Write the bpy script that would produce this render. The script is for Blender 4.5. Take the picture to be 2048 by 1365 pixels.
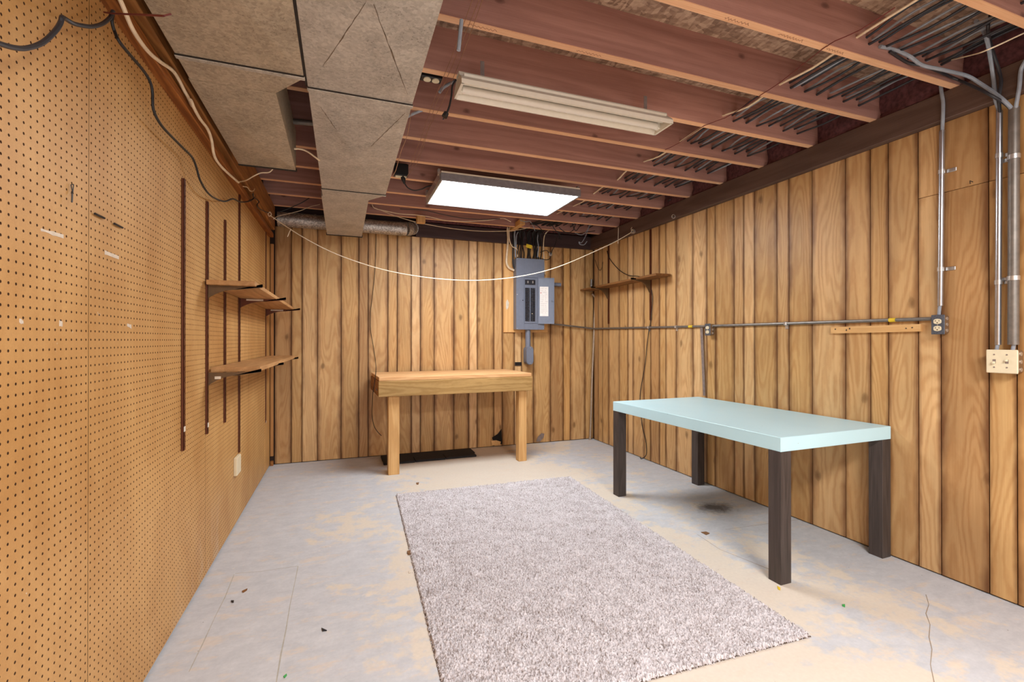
import bpy, bmesh, math, random
import numpy as np
from mathutils import Vector, Matrix
for o in list(bpy.data.objects): bpy.data.objects.remove(o)
S=bpy.context.scene; COL=S.collection
R=math.radians
rnd=random.Random(7)
# ---------------------------------------------------------------- camera, world, lamps, exposure
cd=bpy.data.cameras.new('camera'); cam=bpy.data.objects.new('camera',cd); COL.objects.link(cam)
cd.sensor_width=36; cd.lens=930.106/2048*36; cd.shift_y=-3.612/2048; cd.clip_start=.02
cam.location=(0,0,1.30); cam.rotation_euler=(R(90.149),0,R(-20.028)); S.camera=cam
W=bpy.data.worlds.new('world'); S.world=W; W.use_nodes=True
W.node_tree.nodes['Background'].inputs[0].default_value=(1,.96,.93,1)
W.node_tree.nodes['Background'].inputs[1].default_value=1.35
al=bpy.data.lights.new('second_ceiling_light','AREA'); al.shape='RECTANGLE'; al.size=1.2; al.size_y=.6; al.energy=108; al.color=(1,.98,.97)
ao=bpy.data.objects.new('second_ceiling_light',al); COL.objects.link(ao); ao.location=(1.3,-.5,2.6)
LED_STRENGTH=20.0
vs=S.view_settings; vs.view_transform='Standard'; vs.look='None'; vs.gamma=1; vs.use_curve_mapping=False; vs.exposure=0.48

# ---------------------------------------------------------------- mesh helpers
def frame(t):
    t=Vector(t).normalized(); a=Vector((0,0,1)) if abs(t.z)<.9 else Vector((1,0,0))
    u=t.cross(a).normalized(); return u,t.cross(u)
class MB:
    def __init__(s): s.v=[]; s.f=[]; s.m=[]; s.cur=0
    def add(s,v,f):
        b=len(s.v); s.v+= [tuple(q) for q in v]; s.f+=[tuple(i+b for i in q) for q in f]; s.m+=[s.cur]*len(f); return s
    def box(s,x0,x1,y0,y1,z0,z1,bev=0,M=None):
        if x0>x1:x0,x1=x1,x0
        if y0>y1:y0,y1=y1,y0
        if z0>z1:z0,z1=z1,z0
        if bev:
            b=min(bev,(x1-x0)*.45,(y1-y0)*.45,(z1-z0)*.45)
            t=bmesh.new(); bmesh.ops.create_cube(t,size=1)
            for q in t.verts: q.co=Vector((x0 if q.co.x<0 else x1,y0 if q.co.y<0 else y1,z0 if q.co.z<0 else z1))
            bmesh.ops.bevel(t,geom=t.edges[:],offset=b,segments=1,affect='EDGES')
            t.verts.index_update(); v=[q.co.copy() for q in t.verts]; f=[[w.index for w in q.verts] for q in t.faces]; t.free()
        else:
            v=[Vector((x,y,z)) for x in (x0,x1) for y in (y0,y1) for z in (z0,z1)]
            f=[(0,1,3,2),(4,6,7,5),(0,4,5,1),(2,3,7,6),(0,2,6,4),(1,5,7,3)]
        if M: v=[M@q for q in v]
        return s.add(v,f)
    def tube(s,pts,r,n=8,sm=4,flat=1.0,caps=True):
        p=[Vector(q) for q in pts]
        if sm>1 and len(p)>2:
            q=[]; e=[p[0]*2-p[1]]+p+[p[-1]*2-p[-2]]
            for i in range(1,len(e)-2):
                a,b,c,d=e[i-1:i+3]
                for k in range(sm):
                    t=k/sm; q.append(.5*((2*b)+(c-a)*t+(2*a-5*b+4*c-d)*t*t+(3*b-3*c+d-a)*t**3))
            q.append(p[-1]); p=q
        v=[]; f=[]; u=None
        for i,c in enumerate(p):
            t=(p[min(i+1,len(p)-1)]-p[max(i-1,0)])
            if t.length<1e-9: t=Vector((0,0,1))
            t.normalize()
            if u is None: u=frame(t)[0]
            else:
                u=u-t*u.dot(t)
                u=u.normalized() if u.length>1e-6 else frame(t)[0]
            w=t.cross(u); rr=r[min(i,len(r)-1)] if isinstance(r,(list,tuple)) else r
            for k in range(n):
                a=2*math.pi*k/n; v.append(c+u*rr*math.cos(a)+w*rr*flat*math.sin(a))
        for i in range(len(p)-1):
            for k in range(n):
                a=i*n+k; b=i*n+(k+1)%n; f.append((a,b,b+n,a+n))
        if caps: f.append(tuple(range(n))[::-1]); f.append(tuple(range(len(v)-n,len(v))))
        return s.add(v,f)
    def cyl(s,a,b,r,n=12): return s.tube([a,b],r,n,1)
    def prism(s,poly,axis,a,b):
        def mk(p,c):
            return {'x':(c,p[0],p[1]),'y':(p[0],c,p[1]),'z':(p[0],p[1],c)}[axis]
        n=len(poly); v=[mk(p,a) for p in poly]+[mk(p,b) for p in poly]
        f=[tuple(range(n)),tuple(range(2*n-1,n-1,-1))]+[(i,i+n,(i+1)%n+n,(i+1)%n) for i in range(n)]
        return s.add(v,f)
    def mesh(s,name,mats,shift=(0,0,0),smooth=True,ang=35):
        me=bpy.data.meshes.new(name); sh=Vector(shift)
        me.from_pydata([Vector(q)-sh for q in s.v],[],s.f)
        bm=bmesh.new(); bm.from_mesh(me); bmesh.ops.recalc_face_normals(bm,faces=bm.faces[:]); bm.to_mesh(me); bm.free()
        for m in (mats if isinstance(mats,(list,tuple)) else [mats]): me.materials.append(m)
        if any(s.m): me.polygons.foreach_set('material_index',s.m)
        if smooth: me.shade_smooth(); me.set_sharp_from_angle(angle=R(ang))
        return me
LOC={}
def link(name,me,parent=None,loc=(0,0,0)):
    o=bpy.data.objects.new(name,me); COL.objects.link(o); o.location=loc
    if parent: o.parent=parent; LOC[o.name]=LOC[parent.name]
    return o
def part(name,mb,mat,parent,local=False,smooth=True,label=None):
    sh=(0,0,0) if local else LOC[parent.name]
    o=link(name,mb.mesh(name,mat,sh,smooth),parent)
    if label: o['label']=label
    return o
def tag(o,label,cat,group=None):
    o['label']=label; o['category']=cat
    if group: o['group']=group
    return o
def thing(name,label,cat,loc,group=None,rot=0):
    o=bpy.data.objects.new(name,None); COL.objects.link(o); o.empty_display_size=.1
    o.location=loc; o.rotation_euler=(0,0,rot); LOC[o.name]=Vector(loc); return tag(o,label,cat,group)
def solo(name,mb,mat,label,cat,group=None,smooth=True):
    a=np.array([tuple(q) for q in mb.v]); lo=a.min(0); hi=a.max(0); c=((lo[0]+hi[0])/2,(lo[1]+hi[1])/2,lo[2])
    o=link(name,mb.mesh(name,mat,c,smooth),None,c); LOC[o.name]=Vector(c); return tag(o,label,cat,group)
def struct(name,mb,mat,parent=None,smooth=False):
    o=link(name,mb.mesh(name,mat,(0,0,0),smooth),None); LOC[o.name]=Vector((0,0,0)); o['kind']='structure'
    return o
def B(*a,**k): return MB().box(*a,**k)
def T(*a,**k): return MB().tube(*a,**k)

# ---------------------------------------------------------------- materials
def srgb(r,g,b):
    f=lambda c:(c/12.92 if c<=.04045 else ((c+.055)/1.055)**2.4)
    return (f(r/255),f(g/255),f(b/255),1)
class G:
    def __init__(s,name,rough=.6,metal=0,spec=None):
        s.m=bpy.data.materials.new(name); s.m.use_nodes=True; s.nt=s.m.node_tree; s.b=s.nt.nodes['Principled BSDF']
        s.b.inputs['Roughness'].default_value=rough; s.b.inputs['Metallic'].default_value=metal
        if spec is not None: s.b.inputs['Specular IOR Level'].default_value=spec
    def new(s,t,**k):
        n=s.nt.nodes.new(t)
        for a,v in k.items():
            if a in n.inputs.keys():
                if hasattr(v,'is_output'): s.nt.links.new(v,n.inputs[a])
                else: n.inputs[a].default_value=v
            else: setattr(n,a,v)
        return n
    def set(s,inp,val):
        if hasattr(val,'is_output'): s.nt.links.new(val,inp)
        else: inp.default_value=val
    def math(s,op,a,b=0,c=None,clamp=False):
        n=s.new('ShaderNodeMath',operation=op,use_clamp=clamp); s.set(n.inputs[0],a); s.set(n.inputs[1],b)
        if c is not None: s.set(n.inputs[2],c)
        return n.outputs[0]
    def ramp(s,fac,stops,interp='LINEAR'):
        n=s.new('ShaderNodeValToRGB'); n.color_ramp.interpolation=interp; e=n.color_ramp.elements
        while len(e)<len(stops): e.new(.5)
        for q,(p,c) in zip(e,stops): q.position=p; q.color=c if isinstance(c,(tuple,list)) else (c,c,c,1)
        s.set(n.inputs[0],fac); return n.outputs[0]
    def mix(s,fac,a,b,blend='MIX'):
        n=s.new('ShaderNodeMix',data_type='RGBA',blend_type=blend); s.set(n.inputs[0],fac); s.set(n.inputs[6],a); s.set(n.inputs[7],b); return n.outputs[2]
    def map(s,vec,scale=(1,1,1),loc=(0,0,0),rot=(0,0,0)):
        n=s.new('ShaderNodeMapping'); s.set(n.inputs[0],vec); n.inputs['Location'].default_value=loc; n.inputs['Rotation'].default_value=rot; n.inputs['Scale'].default_value=scale; return n.outputs[0]
    def noise(s,vec,scale,detail=3,rough=.5,dist=0):
        n=s.new('ShaderNodeTexNoise',Scale=scale,Detail=detail,Roughness=rough,Distortion=dist); s.set(n.inputs['Vector'],vec); return n.outputs[0]
    def voro(s,vec,scale,feature='F1',out=0,rand=1.0):
        n=s.new('ShaderNodeTexVoronoi',feature=feature,Scale=scale,Randomness=rand); s.set(n.inputs['Vector'],vec); return n.outputs[out]
    def obj(s): return s.new('ShaderNodeTexCoord').outputs['Object']
    def color(s,c): s.set(s.b.inputs['Base Color'],c)
    def bump(s,h,strength=.3,dist=.002):
        n=s.new('ShaderNodeBump',Strength=strength,Distance=dist); s.set(n.inputs['Height'],h); s.nt.links.new(n.outputs[0],s.b.inputs['Normal'])
def plain(name,c,rough=.5,metal=0,var=.12,sc=30,spec=None):
    g=G(name,rough,metal,spec); c=srgb(*c); d=tuple(q*(1-var) for q in c[:3])+(1,); e=tuple(min(1,q*(1+var)) for q in c[:3])+(1,)
    g.color(g.ramp(g.noise(g.obj(),sc,4),[(.3,d),(.7,e)])); return g.m
def off(g,vec):
    n=g.new('ShaderNodeObjectInfo'); v=g.new('ShaderNodeVectorMath',operation='SCALE'); g.set(v.inputs[0],(37.1,23.7,51.3)); g.set(v.inputs['Scale'],n.outputs['Random'])
    a=g.new('ShaderNodeVectorMath',operation='ADD'); g.set(a.inputs[0],vec); g.set(a.inputs[1],v.outputs[0]); return a.outputs[0],n
def wood(name,dark,light,axis='z',rings=9,across=9,fiber=.35,knots=0,edge=0,rough=.6,streak=.35,bump=.15,tone=True,contrast=(.25,.75),blotch=.25,spec=.3,edgecol=(70,42,22),along=.1):
    g=G(name,rough,0,spec); v0=g.obj(); v,info=off(g,v0)
    sc={'x':(along,1,1),'y':(1,along,1),'z':(1,1,along)}[axis]; s2={'x':(.02,1,1),'y':(1,.02,1),'z':(1,1,.02)}[axis]; s3={'x':(.45,1,1),'y':(1,.45,1),'z':(1,1,.45)}[axis]
    vm=g.map(v,sc)
    n=g.noise(vm,across,1.2,.4)
    wob=g.noise(g.map(v,s3),38,2); n=g.math('ADD',n,g.math('MULTIPLY',wob,.035))
    ring=g.math('PINGPONG',g.math('MULTIPLY',n,rings*2),1)
    ring=g.ramp(ring,[(contrast[0],0.),(contrast[1],1.)])
    fib=g.noise(g.map(v,s2),260,3,.6)
    stk=g.noise(g.map(v,s2),22,3,.6)
    f=g.math('ADD',g.math('MULTIPLY',ring,1-fiber-streak),g.math('ADD',g.math('MULTIPLY',g.ramp(fib,[(.3,0.),(.7,1.)]),fiber),g.math('MULTIPLY',g.ramp(stk,[(.3,0.),(.7,1.)]),streak)))
    c=g.mix(f,srgb(*dark),srgb(*light))
    if blotch:
        bl=g.noise(g.map(v,{'x':(.3,1,1),'y':(1,.3,1),'z':(1,1,.3)}[axis]),5,3,.6)
        c=g.mix(blotch,c,g.ramp(bl,[(.3,.35),(.65,1.)]),'MULTIPLY')
    if knots:
        vn=g.new('ShaderNodeTexVoronoi',feature='F1',voronoi_dimensions='2D',Scale=knots); g.set(vn.inputs['Vector'],g.map(v,{'x':(.6,1,1),'y':(1,.6,1),'z':(1,1,.6)}[axis],rot=(math.pi/2,0,0))); kd=g.math('ADD',vn.outputs[0],g.math('MULTIPLY',g.math('SUBTRACT',wob,.5),.04))
        kk=g.ramp(kd,[(.012,1.),(.03,.6),(.04,.15),(.075,0.)]); c=g.mix(g.math('MULTIPLY',kk,.8),c,tuple(q*.4 for q in srgb(*dark)[:3])+(1,))
    if edge:
        ge=g.new('ShaderNodeTexCoord').outputs['Generated']; sx=g.new('ShaderNodeSeparateXYZ'); g.set(sx.inputs[0],ge)
        ed=g.math('ABSOLUTE',g.math('SUBTRACT',sx.outputs[0],.5)); en=g.noise(g.map(v,s3),7,3,.6)
        ed=g.math('ADD',g.math('MULTIPLY',ed,2),g.math('MULTIPLY',g.math('SUBTRACT',en,.55),.7))
        c=g.mix(g.math('MULTIPLY',g.ramp(ed,[(.62,0.),(1.06,1.)]),edge),c,srgb(*edgecol))
    if tone: c=g.mix(1,c,info.outputs['Color'],'MULTIPLY')
    g.color(c); g.bump(f,bump,.001)
    return g.m
M={}
M['plank']=wood('wood_grain_panel',(184,138,88),(216,178,126),'z',rings=15,across=6.5,fiber=.26,streak=.34,knots=1.7,edge=.85,rough=.42,edgecol=(108,68,40),blotch=.35,contrast=(.15,.7),along=.13)
M['groove']=plain('dark_groove',(48,28,16),.8)
M['joist_face']=wood('joist_face_wood',(158,114,104),(196,150,138),'x',rings=7,across=7,fiber=.3,knots=2.4,rough=.75,streak=.4,blotch=.2,along=.07)
M['joist_edge']=wood('joist_edge_wood_bounce_lit',(222,168,128),(244,200,160),'x',rings=6,across=40,fiber=.4,rough=.75,blotch=.15,along=.03)  # raw joist edges, made paler to carry bounce light from the floor
M['girder']=wood('girder_wood',(126,74,32),(184,124,66),'y',rings=9,across=11,fiber=.25,rough=.6,blotch=.4,along=.06)
M['plate']=wood('plate_wood',(104,54,22),(170,106,50),'y',rings=14,across=16,fiber=.25,rough=.6,blotch=.3,along=.03)
M['shelf']=wood('shelf_board_wood',(164,118,72),(210,162,110),'y',rings=6,across=9,fiber=.35,rough=.6,blotch=.35)
M['shelf_brown']=wood('brown_shelf_wood',(104,66,32),(156,108,62),'y',rings=6,across=12,fiber=.35,rough=.6,blotch=.3)
M['bench_top']=wood('bench_top_wood',(204,150,98),(232,190,140),'x',rings=6,across=10,fiber=.3,rough=.6,blotch=.1,knots=.9)
M['bench_apron']=wood('bench_apron_wood',(154,118,66),(194,158,102),'x',rings=16,across=8,fiber=.25,streak=.3,rough=.65,blotch=.3,along=.05)
M['bench_leg']=wood('bench_leg_wood',(196,146,88),(226,184,126),'z',rings=5,across=12,fiber=.3,rough=.65,knots=2.2,blotch=.3)
M['batten']=wood('pale_batten_wood',(212,162,102),(234,192,134),'y',rings=5,across=20,fiber=.35,rough=.6)
M['stud']=wood('stud_wood',(150,96,50),(196,142,86),'z',rings=5,across=12,rough=.6)
M['plywood']=wood('plywood_backer',(208,154,94),(228,182,122),'z',rings=5,across=5,fiber=.2,rough=.55,blotch=.2)
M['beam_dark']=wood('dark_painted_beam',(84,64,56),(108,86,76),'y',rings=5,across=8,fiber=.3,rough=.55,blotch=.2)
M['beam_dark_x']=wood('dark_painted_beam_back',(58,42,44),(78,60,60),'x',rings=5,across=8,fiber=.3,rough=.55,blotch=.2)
M['leg_dark']=wood('dark_brown_table_leg',(48,42,40),(86,76,72),'z',rings=5,across=16,fiber=.45,rough=.5,blotch=.1,tone=False)
M['dark']=plain('dark_void',(22,16,14),.9)
M['black']=plain('black_rubber',(22,21,23),.5)
M['cable']=plain('dark_grey_cable',(44,44,50),.45)
M['cable_grey']=plain('grey_cable_jacket',(150,158,170),.4)
M['cable_white']=plain('cream_cable_jacket',(226,206,176),.5)
M['cable_red']=plain('red_brown_string',(108,44,40),.7)
M['rope']=plain('white_cotton_line',(236,222,196),.8)
M['string']=plain('thin_twine',(150,110,80),.8)
M['standard']=plain('brown_steel_standard',(98,50,30),.4,.2)
M['bracket']=plain('dark_brown_bracket',(100,74,46),.45,.2)
M['steel']=plain('galvanized_conduit',(190,192,198),.28,.9,var=.08)
M['steel_dull']=plain('dull_grey_conduit',(128,122,116),.45,.6,var=.15)
M['strap']=plain('zinc_strap',(205,205,205),.3,.8)
M['box_grey']=plain('grey_box_paint',(84,88,98),.45,.2,var=.3,sc=220)
M['box_side']=plain('galvanized_box_side',(150,128,104),.4,.7)
M['ivory']=plain('ivory_plastic',(226,214,184),.35,var=.04)
M['slot']=plain('slot_dark',(84,70,52),.6)
M['panel_grey']=plain('grey_panel_enamel',(116,124,142),.42,.1,var=.04)
M['panel_dark']=plain('breaker_black',(26,28,38),.45)
M['aluminium']=plain('brushed_aluminium',(150,150,156),.4,.5)
M['paper']=plain('paper_label',(238,234,232),.7,var=.03)
M['red']=plain('red_dot',(200,50,50),.6)
M['yellow']=plain('yellow_tag',(220,190,40),.55)
M['green']=plain('green_scrap',(60,160,80),.6)
M['white']=plain('white_enamel',(226,220,206),.35,var=.03)
M['tube']=plain('fluorescent_glass',(228,222,212),.2,var=.02)
M['shingle']=plain('asphalt_shingle',(26,24,27),.85,var=.5,sc=400)
M['insul']=plain('pink_insulation',(92,54,58),.95,var=.45,sc=40)
M['copper']=plain('weathered_pipe',(176,160,142),.4,.5)
M['leaf']=plain('dry_leaf',(120,84,50),.8)
M['tape']=plain('white_tape_scrap',(214,202,186),.7)
M['weathered']=plain('weathered_strip',(128,112,106),.7,var=.25,sc=30)
def m_peg():
    g=G('pegboard_hardboard',.5,0,.3); v=g.obj()
    n=g.ramp(g.noise(g.map(v,(1,1,.6)),2.6,6,.68),[(.3,0.),(.7,1.)]); n2=g.noise(v,260,2); n3=g.noise(g.map(v,(1,1,.35)),3.5,6,.65)
    c=g.mix(n,srgb(178,130,74),srgb(208,164,106)); c=g.mix(.35,c,g.ramp(n2,[(.3,.72),(.7,1.)]),'MULTIPLY')
    sx=g.new('ShaderNodeSeparateXYZ'); g.set(sx.inputs[0],v); z=sx.outputs[2]; y=sx.outputs[1]
    # scuffed whitish wear near the bottom, around one stretch of the wall
    w=g.math('MULTIPLY',g.ramp(n3,[(.5,0.),(.68,1.)]),g.math('MULTIPLY',g.ramp(z,[(0.,1.),(.55,.0)]),g.math('SUBTRACT',1,g.math('MULTIPLY',g.math('ABSOLUTE',g.math('SUBTRACT',y,3.1)),.9,clamp=True))))
    c=g.mix(g.math('MULTIPLY',w,.6),c,srgb(214,196,176))
    c=g.mix(g.math('MULTIPLY',g.ramp(g.noise(v,26,3,.7),[(.72,0.),(.76,1.)]),g.ramp(z,[(.3,0.),(.6,1.)])),c,srgb(206,186,160))
    g.color(c); g.bump(n2,.15,.0006); return g.m
M['peg']=m_peg(); M['hole']=plain('hardboard_hole_wall',(74,44,20),.9)
def m_floor():
    g=G('worn_painted_concrete',.62,0,.3); v=g.obj(); sx=g.new('ShaderNodeSeparateXYZ'); g.set(sx.inputs[0],v); x=sx.outputs[0]; y=sx.outputs[1]
    n=g.noise(v,1.6,8,.62,.6); n2=g.noise(v,9,6,.65); n3=g.noise(v,.8,3); n4=g.noise(v,60,3)
    bias=g.math('MULTIPLY',g.math('ABSOLUTE',g.math('SUBTRACT',x,1.35)),.2)   # paint survived along the walls, worn off mid-room
    p=g.math('ADD',g.math('ADD',g.math('MULTIPLY',n,.66),g.math('MULTIPLY',n2,.48)),bias)
    paint=g.ramp(p,[(.73,0.),(.80,1.)])
    bare=g.mix(n3,srgb(206,194,178),srgb(222,213,201)); bare=g.mix(g.ramp(n2,[(.35,0.),(.7,1.)]),bare,srgb(212,202,190))
    grey=g.mix(g.ramp(g.noise(g.map(v,(1,1.6,1)),9,9,.75),[(.3,0.),(.7,1.)]),srgb(178,182,190),srgb(204,206,212))
    c=g.mix(g.math('MULTIPLY',paint,.9),bare,grey)
    chip=g.ramp(g.noise(g.map(v,(.6,1.5,1)),7,8,.72),[(.545,0.),(.62,1.)]); c=g.mix(g.math('MULTIPLY',chip,.55),c,srgb(214,198,182))
    wt=g.ramp(g.noise(g.map(v,(1,1,1),(5,3,0)),11,7,.72),[(.63,0.),(.68,1.)]); c=g.mix(g.math('MULTIPLY',wt,.5),c,srgb(226,214,202))
    rust=g.ramp(g.noise(g.map(v,(1,1,1),(9,1,0)),1.7,5,.7),[(.66,0.),(.78,1.)]); c=g.mix(g.math('MULTIPLY',rust,.45),c,srgb(160,112,74))
    sp=g.ramp(g.voro(v,9),[(.018,1.),(.03,0.)]); c=g.mix(g.math('MULTIPLY',sp,.6),c,srgb(70,56,50))
    # oily stain under the table
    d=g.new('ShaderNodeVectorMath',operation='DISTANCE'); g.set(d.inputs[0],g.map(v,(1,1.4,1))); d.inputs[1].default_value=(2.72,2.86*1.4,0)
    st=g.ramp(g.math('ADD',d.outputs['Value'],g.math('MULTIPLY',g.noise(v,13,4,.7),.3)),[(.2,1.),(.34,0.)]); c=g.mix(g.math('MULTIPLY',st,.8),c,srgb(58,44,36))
    c=g.mix(.22,c,g.ramp(n4,[(.3,.7),(.7,1.)]),'MULTIPLY')
    g.color(c); g.bump(g.math('ADD',n4,g.math('MULTIPLY',paint,.8)),.2,.001); return g.m
M['floor']=m_floor()
def m_duct(name,a,b,metal):
    g=G(name,.5,metal,.4); v=g.obj(); sp=g.voro(v,90,out=1); s=g.new('ShaderNodeSeparateColor'); g.set(s.inputs[0],sp)
    n=g.noise(v,5,6,.65); n2=g.noise(v,120,3,.7)
    c=g.mix(s.outputs[0],srgb(*a),srgb(*b)); c=g.mix(.6,c,g.ramp(n,[(.3,.55),(.65,1.)]),'MULTIPLY')
    blk=g.math('MULTIPLY',g.ramp(n2,[(.56,0.),(.66,1.)]),g.ramp(n,[(.35,.9),(.6,.1)])); c=g.mix(g.math('MULTIPLY',blk,.7),c,srgb(52,42,34))
    g.color(c); g.bump(n2,.12,.0008); return g.m
M['duct']=m_duct('galvanized_duct',(182,176,166),(206,200,190),.3)
M['duct2']=m_duct('old_branch_duct',(172,158,138),(198,184,162),.25)
M['dirt']=plain('duct_dirt',(104,88,70),.8,var=.4,sc=60)
M['seam']=plain('duct_seam_dark',(44,38,34),.6,.3)
M['pipe_metal']=m_duct('round_duct_metal',(150,146,142),(215,210,205),.85)
def m_osb():
    g=G('osb_sheathing',.8); v=g.obj(); v=g.map(v,(1,1,.05))
    a=g.voro(g.map(v,(1,2.6,1),rot=(0,0,.5)),22,out=1); b=g.voro(g.map(v,(2.8,1,1),rot=(0,0,-.3)),18,out=1)
    s=g.new('ShaderNodeSeparateColor'); g.set(s.inputs[0],a); t=g.new('ShaderNodeSeparateColor'); g.set(t.inputs[0],b)
    f=g.math('MULTIPLY',g.math('ADD',s.outputs[0],t.outputs[1]),.5)
    g.color(g.ramp(f,[(.15,srgb(134,110,94)),(.5,srgb(172,146,126)),(.85,srgb(202,178,156))])); g.bump(f,.5,.003); return g.m
M['osb']=m_osb()
def m_table():
    g=G('pale_blue_paint',.38,0,.4); v=g.obj(); n=g.noise(v,3,4); c=g.mix(n,srgb(184,222,234),srgb(196,232,242))
    ch=g.ramp(g.noise(v,34,3,.6),[(.73,0.),(.75,1.)]); c=g.mix(g.math('MULTIPLY',ch,.5),c,srgb(110,104,96)); g.color(c); g.bump(g.noise(g.map(v,(1,.05,1)),120,3),.12,.0008); return g.m
M['table']=m_table()
def m_rug():
    g=G('rug_pile_yarn',.95,0,.1); a=g.new('ShaderNodeVertexColor',layer_name='yarn'); g.color(a.outputs['Color']); return g.m
M['rug']=m_rug()
M['rug_back']=plain('rug_backing',(92,78,66),.9)
def emit(name,c,s):
    g=G(name,.4); g.color(c); g.b.inputs['Emission Color'].default_value=c; g.b.inputs['Emission Strength'].default_value=s; return g.m
M['led']=emit('led_diffuser',(.95,.98,1,1),LED_STRENGTH)

# ---------------------------------------------------------------- room shell
XL,XR,YB=-.705,3.106,5.419; ZJ=2.649; ZTOP=2.875; YF=-2.2
floor=struct('floor',B(-.86,3.28,YF,5.72,-.12,0),M['floor'])
def ribbon(pts,w):
    m=MB(); p=[Vector(q) for q in pts]; v=[];f=[]
    for i,c in enumerate(p):
        t=(p[min(i+1,len(p)-1)]-p[max(0,i-1)]).normalized(); s=Vector((-t.y,t.x,0))*w*(.5+.5*rnd.random())
        v+=[c-s+Vector((0,0,.0006)),c+s+Vector((0,0,.0006))]
    for i in range(len(p)-1): f.append((2*i,2*i+1,2*i+3,2*i+2))
    return m.add(v,f)
crk=plain('floor_crack',(152,136,118),.9); jnt=plain('paint_edge_line',(170,166,156),.8)
part('crack',ribbon([(2.803,1.512,0.000),(2.711,1.450,0.000),(2.608,1.407,0.000),(2.525,1.346,-0.000),(2.414,1.291,0.000),(2.329,1.235,0.000),(2.215,1.180,0.000),(2.115,1.115,0.000),(2.022,1.057,0.000)],.0022),crk,floor)
part('crack',ribbon([(-0.561,2.966,0.000),(-0.434,2.943,0.000),(-0.333,2.943,0.000),(-0.237,2.939,0.000)],.003),jnt,floor)
part('crack',ribbon([(-0.239,2.934,0.000),(-0.239,2.751,0.000),(-0.241,2.526,0.000),(-0.237,2.314,0.000),(-0.238,2.137,0.000),(-0.235,1.971,0.000)],.003),jnt,floor)
part('crack',ribbon([(-0.564,2.955,0.000),(-0.557,2.712,0.000),(-0.561,2.533,-0.000),(-0.561,2.322,0.000),(-0.564,2.148,0.000)],.0025),jnt,floor)
part('crack',ribbon([(2.232,2.501,0.000),(2.204,2.274,0.000),(2.243,2.120,0.000),(2.278,1.979,0.000)],.003),crk,floor)
part('crack',ribbon([(2.469,2.502,0.000),(2.940,2.471,0.000),(3.299,2.440,0.000)],.002),crk,floor)

# left wall: dark backing with four perforated pegboard sheets on it
wl=struct('wall_left',B(-.86,XL-.022,YF,5.72,0,2.875),M['dark'])
def pegsheet(y0,y1,z0=.012,z1=2.362,holes=True):
    p=.0254; th=.005
    if not holes:
        part('pegboard_panel',B(XL-th,XL,y0+.0012,y1-.0012,z0,z1,.0008),M['peg'],wl); return
    ny=int((y1-y0)/p); nz=int((z1-z0)/p); y0+= .0012; py=(y1-.0012-y0)/ny; pz=(z1-z0)/nz; r=.0036
    ang=[math.radians(22.5+45*k) for k in range(8)]
    cor=[(1,1),(-1,1),(-1,-1),(1,-1)]
    tv=[(0,cx*py/2,cz*pz/2) for cx,cz in cor]+[(0,r*math.cos(a),r*math.sin(a)) for a in ang]+[(-th,r*math.cos(a),r*math.sin(a)) for a in ang]
    # ring index: k=0 at 22.5 deg
    q=[];t=[]
    for i in range(4):
        a=4+2*i; b=4+(2*i+1)%8; c=4+(2*i+2)%8
        t.append((i,b,a)); q.append((i,(i+1)%4,c,b))
    for k in range(8): q.append((4+k,4+(k+1)%8,12+(k+1)%8,12+k))
    tv=np.array(tv); Y,Z=np.meshgrid(y0+py*(np.arange(ny)+.5),z0+pz*(np.arange(nz)+.5),indexing='ij')
    n=Y.size; V=np.repeat(tv[None],n,0); V[:,:,0]+=XL; V[:,:,1]+=Y.ravel()[:,None]; V[:,:,2]+=Z.ravel()[:,None]
    base=(np.arange(n)*20)[:,None,None]; mi=np.concatenate([np.tile(np.array([0]*4+[1]*8),n),np.zeros(n*4,int)]).astype(np.int32); Q=(np.array(q)[None]+base).reshape(-1,4); TT=(np.array(t)[None]+base).reshape(-1,3)
    me=bpy.data.meshes.new('pegboard_panel'); nq,nt=len(Q),len(TT)
    me.vertices.add(n*20); me.vertices.foreach_set('co',V.reshape(-1).astype(np.float32))
    me.loops.add(nq*4+nt*3); me.loops.foreach_set('vertex_index',np.concatenate([Q.ravel(),TT.ravel()]).astype(np.int32))
    me.polygons.add(nq+nt); me.polygons.foreach_set('loop_start',np.concatenate([np.arange(nq)*4,nq*4+np.arange(nt)*3]).astype(np.int32))
    me.update(calc_edges=True); me.shade_flat(); me.materials.append(M['peg']); me.materials.append(M['hole']); me.polygons.foreach_set('material_index',mi)
    o=link('pegboard_panel',me,wl)
pegsheet(.50,1.719); pegsheet(1.719,2.97); pegsheet(2.97,4.207); pegsheet(4.207,5.045); 
pegsheet(5.047,5.36,holes=False); pegsheet(YF,.498,holes=False)
b=B(XL-.004,XL+.004,5.036,5.052,.02,2.36); part('batten',b,M['peg'],wl)

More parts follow.
